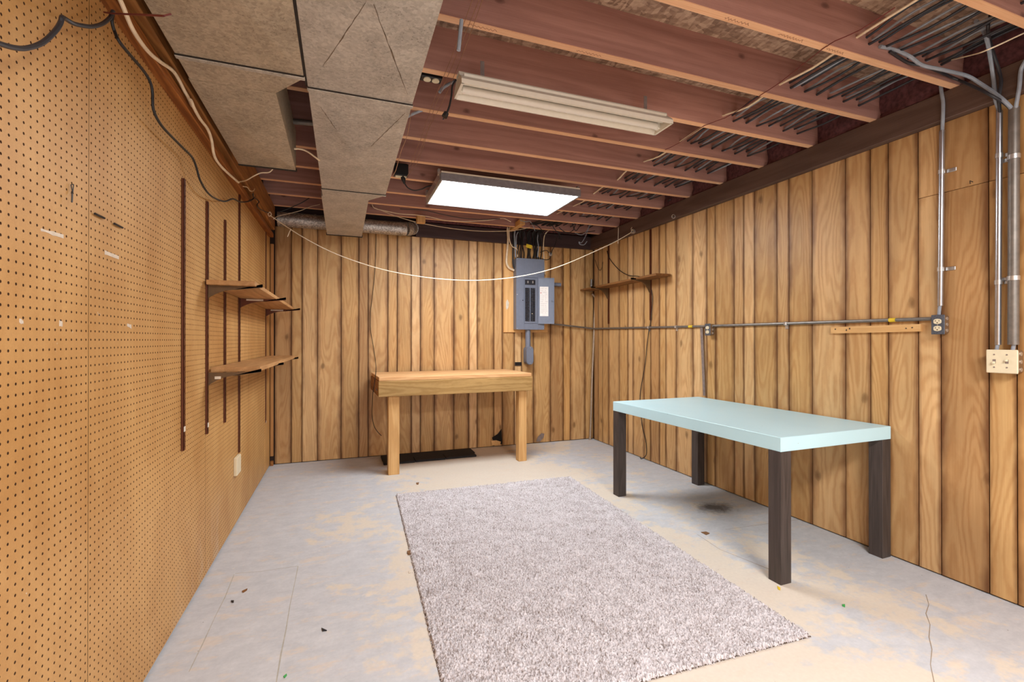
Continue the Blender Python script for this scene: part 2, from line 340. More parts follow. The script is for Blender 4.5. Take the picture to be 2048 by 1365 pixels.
# back wall: backing slab + planks of different widths
wb=struct('wall_back',B(-.86,3.28,YB+.013,YB+.07,0,2.49),M['groove'])
def plank(parent,cx,cy,z0,w,h,rot,tone):
    t=.011; bv=.003; g=.002; hw=w/2-g
    m=MB().prism([(-hw,0),(hw,0),(hw,-t+bv),(hw-bv*.6,-t),(-hw+bv*.6,-t),(-hw,-t+bv)],'z',0,h)
    o=link('plank',m.mesh('plank',M['plank'],(0,0,0),False),parent,(cx,cy,z0)); o.rotation_euler=(0,0,rot); o.color=(*tone,1); return o
TONE={'o':(.97,.94,.86),'d':(.80,.74,.70),'p':(1.14,1.17,1.24),'t':(1.05,1.04,1.03),'y':(1.04,.96,.80),'w':(1.2,1.25,1.38)}
gb=[q[0] for q in [(-0.667,5.419,1.516),(-0.508,5.419,1.518),(-0.404,5.419,1.520),(-0.252,5.419,1.522),(-0.014,5.419,1.526),(0.169,5.419,1.529),(0.270,5.419,1.530),(0.482,5.419,1.533),(0.586,5.419,1.535),(0.743,5.419,1.537),(0.847,5.419,1.539),(1.007,5.419,1.541),(1.241,5.419,1.545),(1.423,5.419,1.548),(1.529,5.419,1.549),(1.738,5.419,1.553),(1.847,5.419,1.554),(2.005,5.419,1.557),(2.104,5.419,1.558),(2.264,5.419,1.561),(2.497,5.419,1.564),(2.680,5.419,1.567),(2.782,5.419,1.568),(2.998,5.419,1.572),(3.125,5.419,1.574)]]
tb='doptodtoowotowotopoodytopod'
for i in range(len(gb)-1):
    a,c=gb[i],gb[i+1]; plank(wb,(a+c)/2,YB+.011,.008,c-a,2.488,0,TONE[tb[i]])
part('post',B(-.702,-.672,5.37,5.40,.10,2.30,.002),M['stud'],wb)
part('block',B(-.702,-.672,5.37,5.40,.0,.05,.002),M['girder'],wb)
# right wall
wr=struct('wall_right',B(XR+.013,XR+.09,YF,5.42,0,2.49),M['groove'])
gr=[q[1] for q in [(3.106,5.373,1.571),(3.106,5.264,1.567),(3.106,5.162,1.563),(3.106,5.019,1.557),(3.106,4.779,1.547),(3.106,4.599,1.539),(3.106,4.498,1.535),(3.106,4.293,1.526),(3.106,4.180,1.522),(3.106,4.028,1.515),(3.106,3.929,1.511),(3.106,3.771,1.505),(3.106,3.537,1.495),(3.106,3.360,1.487),(3.106,3.257,1.483),(3.106,3.047,1.474),(3.106,2.945,1.470),(3.106,2.839,1.466),(3.106,2.634,1.457),(3.106,2.533,1.453),(3.106,2.352,1.445),(3.106,2.122,1.436),(3.106,1.968,1.429),(3.106,1.866,1.425),(3.106,1.710,1.419),(3.106,1.603,1.414),(3.106,1.400,1.406),(3.106,1.295,1.401)]]
while gr[-1]>YF: gr.append(gr[-1]-[.22,.13,.3,.17][len(gr)%4])
tr='dootoptodotpwootpotoptotpdoypodytopodytopopdo'
for i in range(len(gr)-1):
    a,c=gr[i],gr[i+1]; tn=TONE[tr[i%len(tr)]]
    if i>=24:
        plank(wr,XR+.011,(a+c)/2,.008,a-c,2.104,-math.pi/2,tn)
        plank(wr,XR+.011,(a+c)/2,2.115,a-c,.381,-math.pi/2,tn)
    else: plank(wr,XR+.011,(a+c)/2,.008,a-c,2.488,-math.pi/2,tn)
# beams and rims
struct('trim_1',B(XL-.02,-.64,YF,5.22,2.412,ZJ,.006),M['girder'])      # girder on the pegboard wall
struct('trim_2',B(XL-.02,-.662,YF,5.30,2.352,2.392,.004),M['plate'])   # laminated plate under it
struct('trim_3',B(3.06,3.26,YF,5.46,2.498,ZJ,.003),M['beam_dark'])      # beam over right wall
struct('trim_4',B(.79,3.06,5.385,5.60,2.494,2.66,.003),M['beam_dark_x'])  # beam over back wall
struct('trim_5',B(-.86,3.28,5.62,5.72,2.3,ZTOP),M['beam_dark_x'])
struct('trim_6',B(3.2,3.28,YF,5.72,2.49,ZTOP),M['beam_dark'])
# ceiling: sheathing with joists
ce=struct('ceiling',B(-.86,3.28,YF,5.72,ZTOP,ZTOP+.03),M['osb'])
for k in range(-8,10):
    y=1.498+.4064*k; m=MB(); 
    x0,x1=-.68,3.19
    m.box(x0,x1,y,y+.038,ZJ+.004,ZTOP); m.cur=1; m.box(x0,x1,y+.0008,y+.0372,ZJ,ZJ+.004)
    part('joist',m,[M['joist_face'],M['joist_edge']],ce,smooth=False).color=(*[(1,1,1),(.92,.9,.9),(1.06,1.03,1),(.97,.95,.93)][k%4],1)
part('blocking',B(1.92,1.985,5.0,5.4,2.64,2.70,.003),M['bench_leg'],ce)
# pink insulation stuffed at the joist ends
for k,nm in ((-1,'nearest the camera'),(0,'second from the camera'),(1,'third from the camera'),(2,'fourth from the camera'),(3,'fifth from the camera'),(4,'sixth from the camera'),(5,'seventh from the camera'),(6,'eighth from the camera'),(7,'ninth from the camera'),(8,'last one before the back wall')):
    y=1.498+.4064*k+.04; t=bmesh.new(); m=MB(); N=6
    v=[];f=[]
    for i in range(N+1):
        for j in range(N+1):
            v.append((3.10-.03*math.sin(math.pi*i/N)+rnd.uniform(-.012,.012), y+.365*i/N, 2.652+.22*j/N))
    nv=len(v); v+=[(3.195,q[1],q[2]) for q in v]
    for i in range(N):
        for j in range(N):
            a=i*(N+1)+j; f.append((a,a+1,a+N+2,a+N+1)); f.append((a+nv,a+N+1+nv,a+N+2+nv,a+1+nv))
    rim=[i*(N+1) for i in range(N+1)]+[N*(N+1)+j for j in range(1,N+1)]+[i*(N+1)+N for i in range(N-1,-1,-1)]+[j for j in range(N-1,0,-1)]
    for i in range(len(rim)):
        a=rim[i]; c=rim[(i+1)%len(rim)]; f.append((a,c,c+nv,a+nv))
    m.add(v,f)
    solo('insulation_batt',m,M['insul'],'pink insulation batt above the right wall beam, '+nm,'insulation','insulation batts between joist ends')
m=MB()
v=[];f=[]
for i in range(25):
    for j in range(4): v.append((.80+2.2*i/24,5.36+.03*math.sin(j*1.05)*-1+rnd.uniform(-.012,.012),2.664+.19*j/3))
nv=len(v); v+=[(q[0],5.5,q[2]) for q in v]
for i in range(24):
    for j in range(3):
        a=i*4+j; f.append((a,a+4,a+5,a+1)); f.append((a+nv,a+1+nv,a+5+nv,a+4+nv))
m.add(v,f); solo('insulation_batt',m,M['insul'],'long pink insulation strip above the back wall beam behind the last joist','insulation','insulation batts between joist ends')

# ---------------------------------------------------------------- ducts
def cross_panel(m,c,z,d):     # c: four xy corners, shallow cross-broken bottom
    cx=sum(p[0] for p in c)/4; cy=sum(p[1] for p in c)/4
    m.add([(*p,z) for p in c]+[(cx,cy,z-d)],[(0,1,4),(1,2,4),(2,3,4),(3,0,4)])
def duct_seg(par,c,z0,z1,d,mat,name='duct_section'):
    m=MB(); cross_panel(m,c,z0,d)
    n=4; m.add([(*p,z0) for p in c]+[(*p,z1) for p in c],[(i,(i+1)%4,(i+1)%4+4,i+4) for i in range(4)]+[(4,5,6,7)])
    return part(name,m,mat,par,smooth=False)
ZD=2.394
d=thing('metal_duct','long galvanized rectangular duct running to the back wall under the joists','duct',(.08,3,ZD))
x0,x1=-.141,.303
duct_seg(d,[(x0,-2.1),(x1,-2.1),(x1,.83),(x0,.83)],ZD,ZJ-.002,.016,M['duct'])
duct_seg(d,[(x0,.835),(x1,.835),(x1,2.192),(x0,2.192)],ZD,ZJ-.002,.018,M['duct'])
duct_seg(d,[(x0,2.2),(x1,2.2),(x1,3.615),(x0,3.615)],ZD,ZJ-.002,.020,M['duct'])
duct_seg(d,[(x0,3.625),(x1,3.625),(.19,3.80),(x0,3.80)],ZD,ZJ-.002,.001,M['duct'])
duct_seg(d,[(x0-.01,3.80),(.19,3.80),(.19,5.16),(x0-.01,5.16)],ZD,ZJ-.002,.004,M['duct'])
def crease(par,c,z,d,sel):
    cx=sum(p[0] for p in c)/4; cy=sum(p[1] for p in c)/4; m=MB()
    for i,(t0,t1) in sel:
        a=Vector((*c[i],z)); b=Vector((cx,cy,z-d)); n=14; v=[];f=[]
        pr=Vector((-(b-a).y,(b-a).x,0)).normalized()
        for k in range(n+1):
            q=a.lerp(b,t0+(t1-t0)*k/n)+pr*rnd.uniform(-.0015,.0015); w=.0022*(.4+rnd.random())*(1-.6*abs(2*k/n-1)); v+=[q-pr*w-Vector((0,0,.0007)),q+pr*w-Vector((0,0,.0007))]
        for k in range(n): f.append((2*k,2*k+1,2*k+3,2*k+2))
        m.add(v,f)
    part('dirty_crease',m,M['dirt'],par,smooth=False)
def cleat(par,x0,x1,y,z,w=.012):
    part('drive_cleat',B(x0-.004,x1+.004,y-w,y+w,z-.007,z+.001,.002),M['duct'],par)
    part('seam',B(x0-.002,x1+.002,y-w-.005,y-w+.001,z-.005,z+.001),M['seam'],par)
crease(d,[(x0,.835),(x1,.835),(x1,2.192),(x0,2.192)],ZD,.018,((2,(.15,.95)),(3,(.3,.95))))
crease(d,[(x0,2.2),(x1,2.2),(x1,3.615),(x0,3.615)],ZD,.020,((1,(.1,.7)),(0,(.2,.5))))
cleat(d,x0,x1,2.196,ZD); cleat(d,x0,x1,3.62,ZD); cleat(d,x0,x1,.83,ZD)
part('end_flange',B(x0-.018,.198,5.145,5.168,ZD-.006,ZD+.02,.002),M['seam'],d)
e=thing('branch_duct','wide old sheet metal duct between the pegboard wall girder and the long duct','duct',(-.4,1.5,ZD))
a0,a1=-.600,-.152
duct_seg(e,[(a0,-2.1),(a1,-2.1),(a1,.9),(a0,.9)],ZD,ZJ-.002,.018,M['duct2'])
duct_seg(e,[(a0,.905),(a1,.905),(a1,2.112),(a0,2.112)],ZD,ZJ-.002,.02,M['duct2'])
duct_seg(e,[(a0,2.118),(a1,2.118),(-.277,2.285),(a0,2.285)],ZD,ZJ-.002,.001,M['duct2'])
duct_seg(e,[(a0-.005,2.287),(-.277,2.287),(-.283,3.29),(a0-.005,3.29)],ZD,ZJ-.002,.02,M['duct2'])
cleat(e,a0,a1,2.114,ZD); part('end_flange',B(a0-.008,-.277,3.282,3.296,ZD-.006,ZD+.012,.002),M['seam'],e)
part('side_seam',B(a1+.001,x0-.001,-2.1,2.19,ZD+.004,ZD+.03),M['seam'],e)
p=thing('round_duct','round galvanized pipe crossing behind the end of the long duct','duct',(.1,5.27,2.46))
zc,yc,rr=2.537,5.262,.074
for xa,xb in ((-.62,-.44),(-.44,-.27),(-.27,.16),(.16,.60)):
    part('pipe_section',T([(xa,yc,zc),(xb+.012,yc,zc)],rr if xa!=-.27 else rr-.002,24,1),M['pipe_metal'],p)
m=MB()
pts=[(.60+.0,yc,zc)]+[(.60+.15*math.sin(t),yc+.15*(1-math.cos(t)),zc+.06*(1-math.cos(t))) for t in (R(22),R(45),R(68),R(90))]
for i in range(4): part('elbow_gore',MB().tube([pts[i],pts[i+1]],rr+.001*(i%2),24,1),M['pipe_metal'],p)
for xx in (-.44,-.27,.60): part('pipe_band',T([(xx-.008,yc,zc),(xx+.010,yc,zc)],rr+.003,24,1),M['pipe_metal'],p)

# ---------------------------------------------------------------- lights
L=thing('led_panel_light','lit white four foot flat panel ceiling light hung below the joists','ceiling light',(1.325,3.9,2.545))
lx0,lx1,ly0,ly1,lz=.715,1.935,3.57,4.26,2.545
m=MB(); w=.018
m.box(lx0,lx1,ly0,ly0+w,lz,lz+.06,.003); m.box(lx0,lx1,ly1-w,ly1,lz,lz+.06,.003); m.box(lx0,lx0+w,ly0+w,ly1-w,lz,lz+.06,.003); m.box(lx1-w,lx1,ly0+w,ly1-w,lz,lz+.06,.003)
part('frame',m,M['aluminium'],L); part('housing',B(lx0+.004,lx1-.004,ly0+.004,ly1-.004,lz+.03,lz+.075,.004),M['white'],L)
part('diffuser',B(lx0+w,lx1-w,ly0+w,ly1-w,lz+.006,lz+.012),M['led'],L)
for xx in (lx0-.004,lx1+.001): part('end_bracket',MB().box(xx,xx+.003,ly0+.03,ly1-.03,lz+.008,lz+.075).box(xx-.008,xx+.01,ly0+.05,ly0+.09,lz+.06,ZJ).box(xx-.008,xx+.01,ly1-.09,ly1-.05,lz+.06,ZJ),M['strap'],L)
F=thing('fluorescent_fixture','unlit white fluorescent shop light in front of the lit panel','ceiling light',(1.124,2.2,2.505))
fx0,fx1,fy0,fy1,fz=.522,1.726,2.118,2.278,2.505
prof=[(fy0,fz),(fy0,fz+.022),(fy0+.012,fz+.036),(fy0+.050,fz+.066),(fy0+.056,fz+.085),(fy1-.056,fz+.085),(fy1-.050,fz+.066),(fy1-.012,fz+.036),(fy1,fz+.022),(fy1,fz),(fy1-.006,fz),(fy1-.018,fz+.030),(fy1-.052,fz+.060),(fy0+.052,fz+.060),(fy0+.018,fz+.030),(fy0+.006,fz)]
nP=len(prof); m=MB(); v=[(fx0,*q) for q in prof]+[(fx1,*q) for q in prof]; m.add(v,[(i,(i+1)%nP,(i+1)%nP+nP,i+nP) for i in range(nP)])
part('reflector_housing',m,M['white'],F,smooth=False)
for xx in (fx0,fx1-.012): part('end_cap',MB().prism([(fy0+.001,fz),(fy0+.001,fz+.022),(fy0+.05,fz+.064),(fy1-.05,fz+.064),(fy1-.001,fz+.022),(fy1-.001,fz)],'x',xx,xx+.012),M['white'],F,smooth=False)
for yy in (fy1-.048,):
    tb_=part('fluorescent_tube',T([(fx0+.03,yy,fz+.030),(fx1-.03,yy,fz+.030)],.019,16,1),M['tube'],F)
    for xa,xb in ((fx0+.010,fx0+.032),(fx1-.032,fx1-.010)): part('tube_holder',B(xa,xb,yy-.016,yy+.016,fz+.012,fz+.064,.003),M['white'],F)
part('ballast_cover',MB().prism([(fy0+.03,fz+.064),(fy0+.045,fz+.03),(fy0+.07,fz+.03),(fy0+.085,fz+.064)],'x',fx0+.02,fx1-.02),M['white'],F,smooth=False)
part('power_cord',T([(0.500,2.140,2.525),(0.483,2.140,2.493),(0.479,2.140,2.450),(0.469,2.140,2.397),(0.455,2.140,2.357)],.0045,8),M['black'],F,label='black cord of the shop light with a loose plug')
part('plug',MB().tube([(0.455,2.140,2.362),(0.445,2.140,2.342)],[.012,.014,.010],10,1).box(*sum(zip(np.array((0.440,2.140,2.331))-.003,np.array((0.440,2.140,2.331))+.003),()),.001),M['black'],F)
for xx in (fx0+.12,fx1-.12): part('hanger',B(xx,xx+.02,fy1-.06,fy1-.056,fz+.06,ZJ+.04),M['strap'],F)

# outlet boxes on joists
o=thing('joist_outlet_box','black outlet box with ivory receptacle on the joist beside the long duct','outlet',(0.421,2.382,2.650))
c=np.array((0.431,2.410,2.680))+np.array([0,.02,0]); part('box',B(c[0]-.055,c[0]+.055,c[1]-.05,c[1],c[2]-.03,c[2]+.035,.004),M['black'],o)
for s in (-.022,.022): part('receptacle_face',MB().cyl((c[0]+s,c[1]-.03,c[2]-.036),(c[0]+s,c[1]-.03,c[2]-.03),.019,14),M['ivory'],o)
o=thing('plug_in_box','black junction box on a joist with the panel light plugged in','outlet',(0.454,3.930,2.688))
c=np.array((0.454,3.930,2.701)); part('box',B(c[0]-.06,c[0]+.055,c[1]-.05,c[1],c[2]-.05,c[2]+.05,.006),M['black'],o)
part('receptacle_face',B(c[0]-.05,c[0]+.04,c[1]-.045,c[1]-.005,c[2]-.06,c[2]-.05,.003),M['ivory'],o)
q=thing('light_power_cord','black cord plugged into a joist box and looping to the lit panel','cord',(0.426,3.500,2.480))
part('plug',T([(0.463,3.900,2.651),(0.471,3.900,2.623),(0.479,3.900,2.591)],[.016,.018,.018,.012,.008],10,2),M['black'],q); part('cord',T([(0.479,3.900,2.595),(0.507,3.900,2.561),(0.556,3.900,2.546),(0.614,3.900,2.560),(0.660,3.900,2.586),(0.702,3.900,2.604)],.005,8),M['black'],q)

# ---------------------------------------------------------------- cables through the joists at the right
def jz(k): return 2.72+.012*math.sin(k*2.3)
names=['first','second','third','fourth','fifth','sixth','seventh']
xs=[2.268,2.362,2.452,2.556,2.655,2.778,2.905]; hy=[1.498+.4064*k+.019 for k in range(-3,10)]
for i,x in enumerate(xs):
    for sub in range(2):
        if i==0 and sub==1: continue
        pts=[]
        for k,y in enumerate(hy):
            xx=x+rnd.uniform(-.012,.012)+sub*.016; zz=2.716+rnd.uniform(-.012,.016)+sub*.012
            if y>4.9 and x<2.35: continue
            pts.append((xx,y,zz))
            if k<len(hy)-1: pts.append((xx+rnd.uniform(-.012,.012),y+.20,zz+rnd.uniform(-.02,.02)+(.012 if sub else -.004)))
        mt=[M['cable'],M['cable_grey']][sub] if i else M['cable_white']
        if sub==0 and i: mt=M['cable']
        cn='cream' if i==0 else ('dark' if mt is M['cable'] else 'grey')
        solo('joist_cable',T(pts,.0075 if mt is not M['cable'] else .0085,7,3,flat=.65),mt,'%s cable, %s, through the joists, in the %s row from mid-room'%(cn,'upper' if sub else 'lower',names[i]),'cable','cables threaded through the ceiling joists')
    # a third companion in the crowded holes
    if i in (1,2,5,6):
        pts=[]
        for k,y in enumerate(hy): pts+=[(x-.018+rnd.uniform(-.008,.008),y,2.738),(x-.016+rnd.uniform(-.012,.012),y+.2,2.745+rnd.uniform(-.02,.03))]
        solo('joist_cable',T(pts,.007,7,3,flat=.65),M['cable'],'thin dark cable, topmost, through the joists, in the %s row from mid-room'%names[i],'cable','cables threaded through the ceiling joists')
solo('tan_cable',T([(3.086,1.600,2.831)]+[(2.723,1.300,2.620)]+[(2.548,1.150,2.523),(2.822,1.150,2.656)],.003,6),M['rope'],'thin tan wire sagging across the first joist bay at the right wall','wire')
solo('red_string',T([(2.095,1.231,2.645)]+[(2.065,1.347,2.620),(2.037,1.434,2.620)]+[(2.079,1.498,2.645),(2.079,1.521,2.645)]+[(2.147,1.687,2.670),(2.180,1.828,2.670)]+[(2.151,1.911,2.645)]+[(2.191,2.067,2.660),(2.194,2.220,2.660)]+[(2.127,2.322,2.645)]+[(2.191,2.620,2.670)]+[(2.137,2.709,2.645)],.0022,6,2),M['cable_red'],'thin red string run under the joists beside the cream cable','string')
# cables dropping to the conduits
solo('grey_drop_cable',T([(2.425,1.490,2.713),(2.534,1.490,2.720)]+[(2.594,1.460,2.683),(2.682,1.460,2.660)]+[(2.743,1.420,2.630),(2.830,1.420,2.635),(2.974,1.420,2.641)]+[(3.030,1.393,2.597),(3.030,1.339,2.522),(3.030,1.299,2.458)]+[(3.082,1.296,2.424),(3.082,1.292,2.378)],.0085,8),M['cable_grey'],'thick grey cable arching from the joists into the wide grey conduit','cable')
solo('dark_drop_cable',T([(2.497,1.490,2.704),(2.628,1.490,2.678)]+[(2.709,1.460,2.658)]+[(2.980,1.485,2.669),(2.980,1.393,2.570),(2.980,1.327,2.494)]+[(3.075,1.311,2.454),(3.075,1.295,2.412)],.007,8),M['cable'],'dark cable looping beside the thick grey one into the wide conduit','cable')
solo('grey_drop_cable',T([(2.750,1.282,2.778)]+[(2.850,1.302,2.772),(2.850,1.288,2.716)]+[(2.980,1.336,2.700)]+[(3.050,1.356,2.626),(3.050,1.350,2.548),(3.050,1.346,2.497)]+[(3.083,1.352,2.470),(3.083,1.346,2.427)],.0085,8),M['cable_grey'],'grey cable dropping straight into the thin conduit of the switch box','cable')
solo('dark_drop_cable',T([(2.800,1.251,2.809),(2.800,1.262,2.735)]+[(2.970,1.322,2.714)]+[(3.040,1.329,2.634),(3.040,1.321,2.569),(3.040,1.329,2.499)]+[(3.080,1.343,2.438)],.007,8),M['cable'],'dark cable dropping into the thin conduit of the switch box','cable')
solo('grey_drop_cable',T([(3.000,1.178,2.659)]+[(3.030,1.228,2.625)]+[(3.050,1.254,2.595),(3.050,1.259,2.526),(3.050,1.266,2.470)]+[(3.082,1.289,2.413)],.008,8),M['cable_grey'],'grey cable curving down into the wide conduit from its near side','cable')
solo('grey_drop_cable',T([(3.050,1.572,2.702),(3.050,1.568,2.645),(3.050,1.561,2.588),(3.050,1.562,2.507)]+[(3.083,1.581,2.466),(3.083,1.583,2.412)],.0085,8),M['cable_grey'],'grey cable hanging from a joist into the conduit above the outlet box','cable')
# loose black loops near the back
solo('loose_cable',T([(2.745,3.700,2.955),(2.802,3.700,2.858),(2.859,3.700,2.826),(2.947,3.700,2.890),(3.005,3.700,2.931)],.004,6),M['cable'],'thin black wire loop hanging between joists above the right wall beam','wire')
solo('loose_cable',T([(2.626,4.100,2.789),(2.734,4.100,2.739),(2.917,4.100,2.727),(3.104,4.100,2.730),(3.200,4.100,2.755)]+[(3.030,3.768,2.686)],.006,6),M['cable'],'black cable sagging along a far joist bay to the right wall','cable')

# ---------------------------------------------------------------- things on the left wall
def standard(y,z0,z1,label,tape=None):
    t=thing('shelf_standard',label,'shelf standard',(XL,y,z0),'brown shelf standards on the pegboard wall')
    m=MB(); w=.0125; dp=.011
    m.box(XL,XL+.0015,y-w,y+w,z0,z1); m.box(XL,XL+dp,y-w,y-w+.002,z0,z1); m.box(XL,XL+dp,y+w-.002,y+w,z0,z1); m.box(XL+dp-.002,XL+dp,y-w,y-.003,z0,z1); m.box(XL+dp-.002,XL+dp,y+.003,y+w,z0,z1)
    k=int((z1-z0)/.05)
    for i in range(k+1):
        z=z0+(z1-z0)*i/k; m.box(XL+dp-.002,XL+dp,y-.003,y+.003,max(z0,z-.016),min(z1,z+.016))
    part('channel',m,M['standard'],t,smooth=False)
    if tape: part('tape_label',B(XL+dp,XL+dp+.001,y-.012,y+.012,tape-.012,tape+.012),M['tape'],t,label='white tape patch')
standard(2.571,.785,2.057,'brown steel shelf standard nearest the camera, with no shelf on it',.885)
standard(2.978,.786,2.064,'brown steel shelf standard at the near ends of both shelves',.835)
standard(3.392,.781,2.063,'short brown standard behind the shelves, third from the camera')
standard(3.828,.492,2.352,'tall brown standard reaching the girder, fourth from the camera')
standard(5.05,.507,2.352,'tall brown standard next to the back corner',.51)
def bracket(par,wall,dirx,y,z,ln,mat,h=.06):
    # arm under the shelf with curved gusset; wall = x of wall, dirx = +1/-1 away from wall
    pf=[(0,0),(ln,0),(ln,.016),(ln-.004,.016),(ln-.004,-.004),(ln*.72,-.012)]
    for k in range(6): 
        a=k/5; pf.append((ln*.55*(1-a)+.012*a, -.018-(h-.018)*a**2.2))
    pf+=[(0,-h-.01)]
    m=MB().prism([(wall+dirx*(q[0]+.010),z+q[1]) for q in pf],'y',y-.005,y+.005)
    return part('bracket',m,mat,par)
t=thing('upper_wall_shelf','upper particle board shelf on the pegboard wall, seen from below','shelf',(-.58,4.05,1.60))
part('board',B(XL+.012,-.458,2.925,5.19,1.604,1.629,.002),M['shelf'],t)
for y in (2.978,3.828,5.05):
    bk=bracket(t,XL,1,y,1.603,.268 if y<3 else .30,M['bracket'] if y<3 else M['standard'])
    if y>3: part('paper_sticker',B(XL+.05,XL+.16,y-.0062,y-.0052,1.588,1.6),M['tape'],bk)
t=thing('lower_wall_shelf','lower shelf board on the pegboard wall, its top in view','shelf',(-.57,4.1,1.12))
part('board',B(XL+.014,-.445,3.015,5.16,1.122,1.148,.002),M['shelf'],t)
for y in (2.978,3.828,5.05):
    bk=bracket(t,XL,1,y+ (.012 if y<3 else 0),1.121,.26 if y<3 else .285,M['bracket'])
    if y<3: part('paper_sticker',B(XL+.04,XL+.07,y+.0062,y+.0068,1.085,1.1),M['tape'],bk)
# pegboard hardware and wires
y=(-0.700,1.619,1.727)[1]
m=MB(); P=[(-0.698,1.607,1.726),(-0.698,1.620,1.731),(-0.698,1.616,1.706)]; m.tube([P[0],P[1]],.0012,6,1); m.tube([P[0],P[2]],.0012,6,1); m.tube([P[1],P[2]],.0012,6,1); m.tube([(-0.697,1.612,1.708),(-0.697,1.616,1.705),(-0.697,1.610,1.701),(-0.697,1.607,1.704),(-0.697,1.612,1.708)],.0012,6,2); m.tube([(-0.690,1.595,1.698),(-0.690,1.594,1.684),(-0.690,1.593,1.675)],.002,6,1)
solo('peg_hook',m,M['black'],'small black wire peg hook hanging alone on the pegboard','hook')
solo('peg_clip',T([(-0.699,1.741,1.681),(-0.699,1.766,1.681),(-0.699,1.800,1.682)],.0035,6,1),M['black'],'dark metal clip in the pegboard, the higher of two','clip')
solo('peg_clip',T([(-0.699,1.868,1.681),(-0.699,1.897,1.681),(-0.699,1.927,1.681)],.0035,6,1),M['black'],'dark metal clip in the pegboard, the lower of two','clip')
def tape(a,bb,th,label):
    a=Vector(a); b2=Vector(bb); mm=MB(); n=6; v=[];f=[]
    for i in range(n+1):
        q=a.lerp(b2,i/n); h=th*(.6+.8*rnd.random()); v+=[(XL+.0003,q.y,q.z-h),(XL+.0012,q.y,q.z-h),(XL+.0012,q.y,q.z+h*.7),(XL+.0003,q.y,q.z+h*.7)]
    for i in range(n):
        for k in range(4): f.append((4*i+k,4*i+(k+1)%4,4*i+4+(k+1)%4,4*i+4+k))
    f+=[(0,1,2,3),(4*n+3,4*n+2,4*n+1,4*n)]
    solo('tape_scrap',mm.add(v,f),M['tape'],label,'tape')
tape((-0.705,1.486,1.576),(-0.705,1.585,1.580),.005,'long torn white tape scrap on the pegboard, left of the seam')
tape((-0.705,1.816,1.579),(-0.705,1.914,1.578),.006,'torn white tape scrap on the pegboard, right of the seam')
tape((-0.705,1.405,1.347),(-0.705,1.419,1.343),.006,'small white tape scrap low on the pegboard, nearest the camera')
tape((-0.705,1.567,1.347),(-0.705,1.581,1.345),.007,'square white tape bit on the pegboard at eye level')
tape((-0.705,1.980,1.355),(-0.705,2.013,1.350),.007,'small white tape bit on the pegboard past the seam')
solo('peg_rod',T([(-0.700,1.797,2.325),(-0.660,1.745,2.296)]+[(-0.450,1.392,2.109)]+[(-0.400,1.319,2.071),(-0.400,1.367,2.107)],.0025,6,1),M['cable_red'],'long rusty peg hook sticking out of the pegboard top','hook')
solo('black_wall_cable',T([(-0.650,1.206,1.890),(-0.650,1.234,1.899),(-0.650,1.280,1.918),(-0.650,1.321,1.942),(-0.650,1.376,1.987),(-0.650,1.425,2.044),(-0.650,1.448,2.079),(-0.650,1.454,2.096)]+[(-0.670,1.506,2.125),(-0.670,1.548,2.138),(-0.670,1.598,2.163),(-0.670,1.652,2.195),(-0.670,1.711,2.241),(-0.670,1.758,2.290),(-0.670,1.778,2.323)],.0055,8),M['cable'],'thick grey cable in two loops at the top of the near pegboard','cable')
solo('hanging_wall_cord',T([(-0.670,1.781,2.325),(-0.670,1.771,2.288),(-0.670,1.788,2.267)]+[(-0.655,1.785,2.233),(-0.655,1.866,2.237),(-0.655,1.968,2.244),(-0.655,2.027,2.237),(-0.655,2.050,2.210),(-0.655,2.060,2.150),(-0.655,2.136,2.128),(-0.655,2.264,2.132),(-0.655,2.411,2.142),(-0.655,2.535,2.148),(-0.655,2.598,2.124),(-0.655,2.656,2.085),(-0.655,2.791,2.064),(-0.655,2.962,2.080)]+[(-0.660,3.195,2.131),(-0.660,3.410,2.208),(-0.660,3.627,2.249),(-0.660,3.933,2.339)]+[(-0.645,4.067,2.405),(-0.645,4.155,2.474)],.005,8),M['black'],'thin black cord draped in waves down the pegboard wall','cord')
solo('white_beam_cable',T([(-0.648,1.725,2.365),(-0.648,1.780,2.352),(-0.648,1.845,2.325),(-0.648,1.917,2.319),(-0.648,2.005,2.328),(-0.648,2.112,2.356),(-0.648,2.239,2.395),(-0.648,2.318,2.398),(-0.648,2.384,2.389),(-0.648,2.447,2.385),(-0.648,2.499,2.374)]+[(-0.636,2.430,2.370),(-0.636,2.452,2.368),(-0.636,2.482,2.359),(-0.636,2.577,2.352),(-0.636,2.708,2.360),(-0.636,2.784,2.336),(-0.636,2.834,2.277),(-0.636,2.939,2.267),(-0.636,3.139,2.286),(-0.636,3.447,2.328)],.0068,8),M['cable_white'],'cream cable wavering along the girder above the pegboard','cable')
solo('white_cable_tail',T([(-0.636,3.447,2.331)]+[(-0.576,3.350,2.317)]+[(-0.524,3.300,2.335),(-0.484,3.300,2.359),(-0.439,3.300,2.368),(-0.417,3.300,2.393)],.0035,6),M['cable_white'],'thin cream cable tail curving from the girder to the narrow duct end','cable')
solo('beam_wire',T([(-0.620,3.502,2.321),(-0.620,3.657,2.362),(-0.620,3.750,2.366),(-0.620,3.888,2.408),(-0.620,3.930,2.436)],.0025,6),M['cable_white'],'short curled white wire on the far end of the girder','wire')
solo('beam_wire',T([(-0.620,3.868,2.387),(-0.620,3.889,2.364),(-0.620,4.016,2.382),(-0.620,4.130,2.394),(-0.620,4.039,2.346),(-0.620,4.130,2.343),(-0.620,4.353,2.382),(-0.620,4.631,2.437)],.004,6),M['black'],'tangled black wire along the far end of the girder','wire')
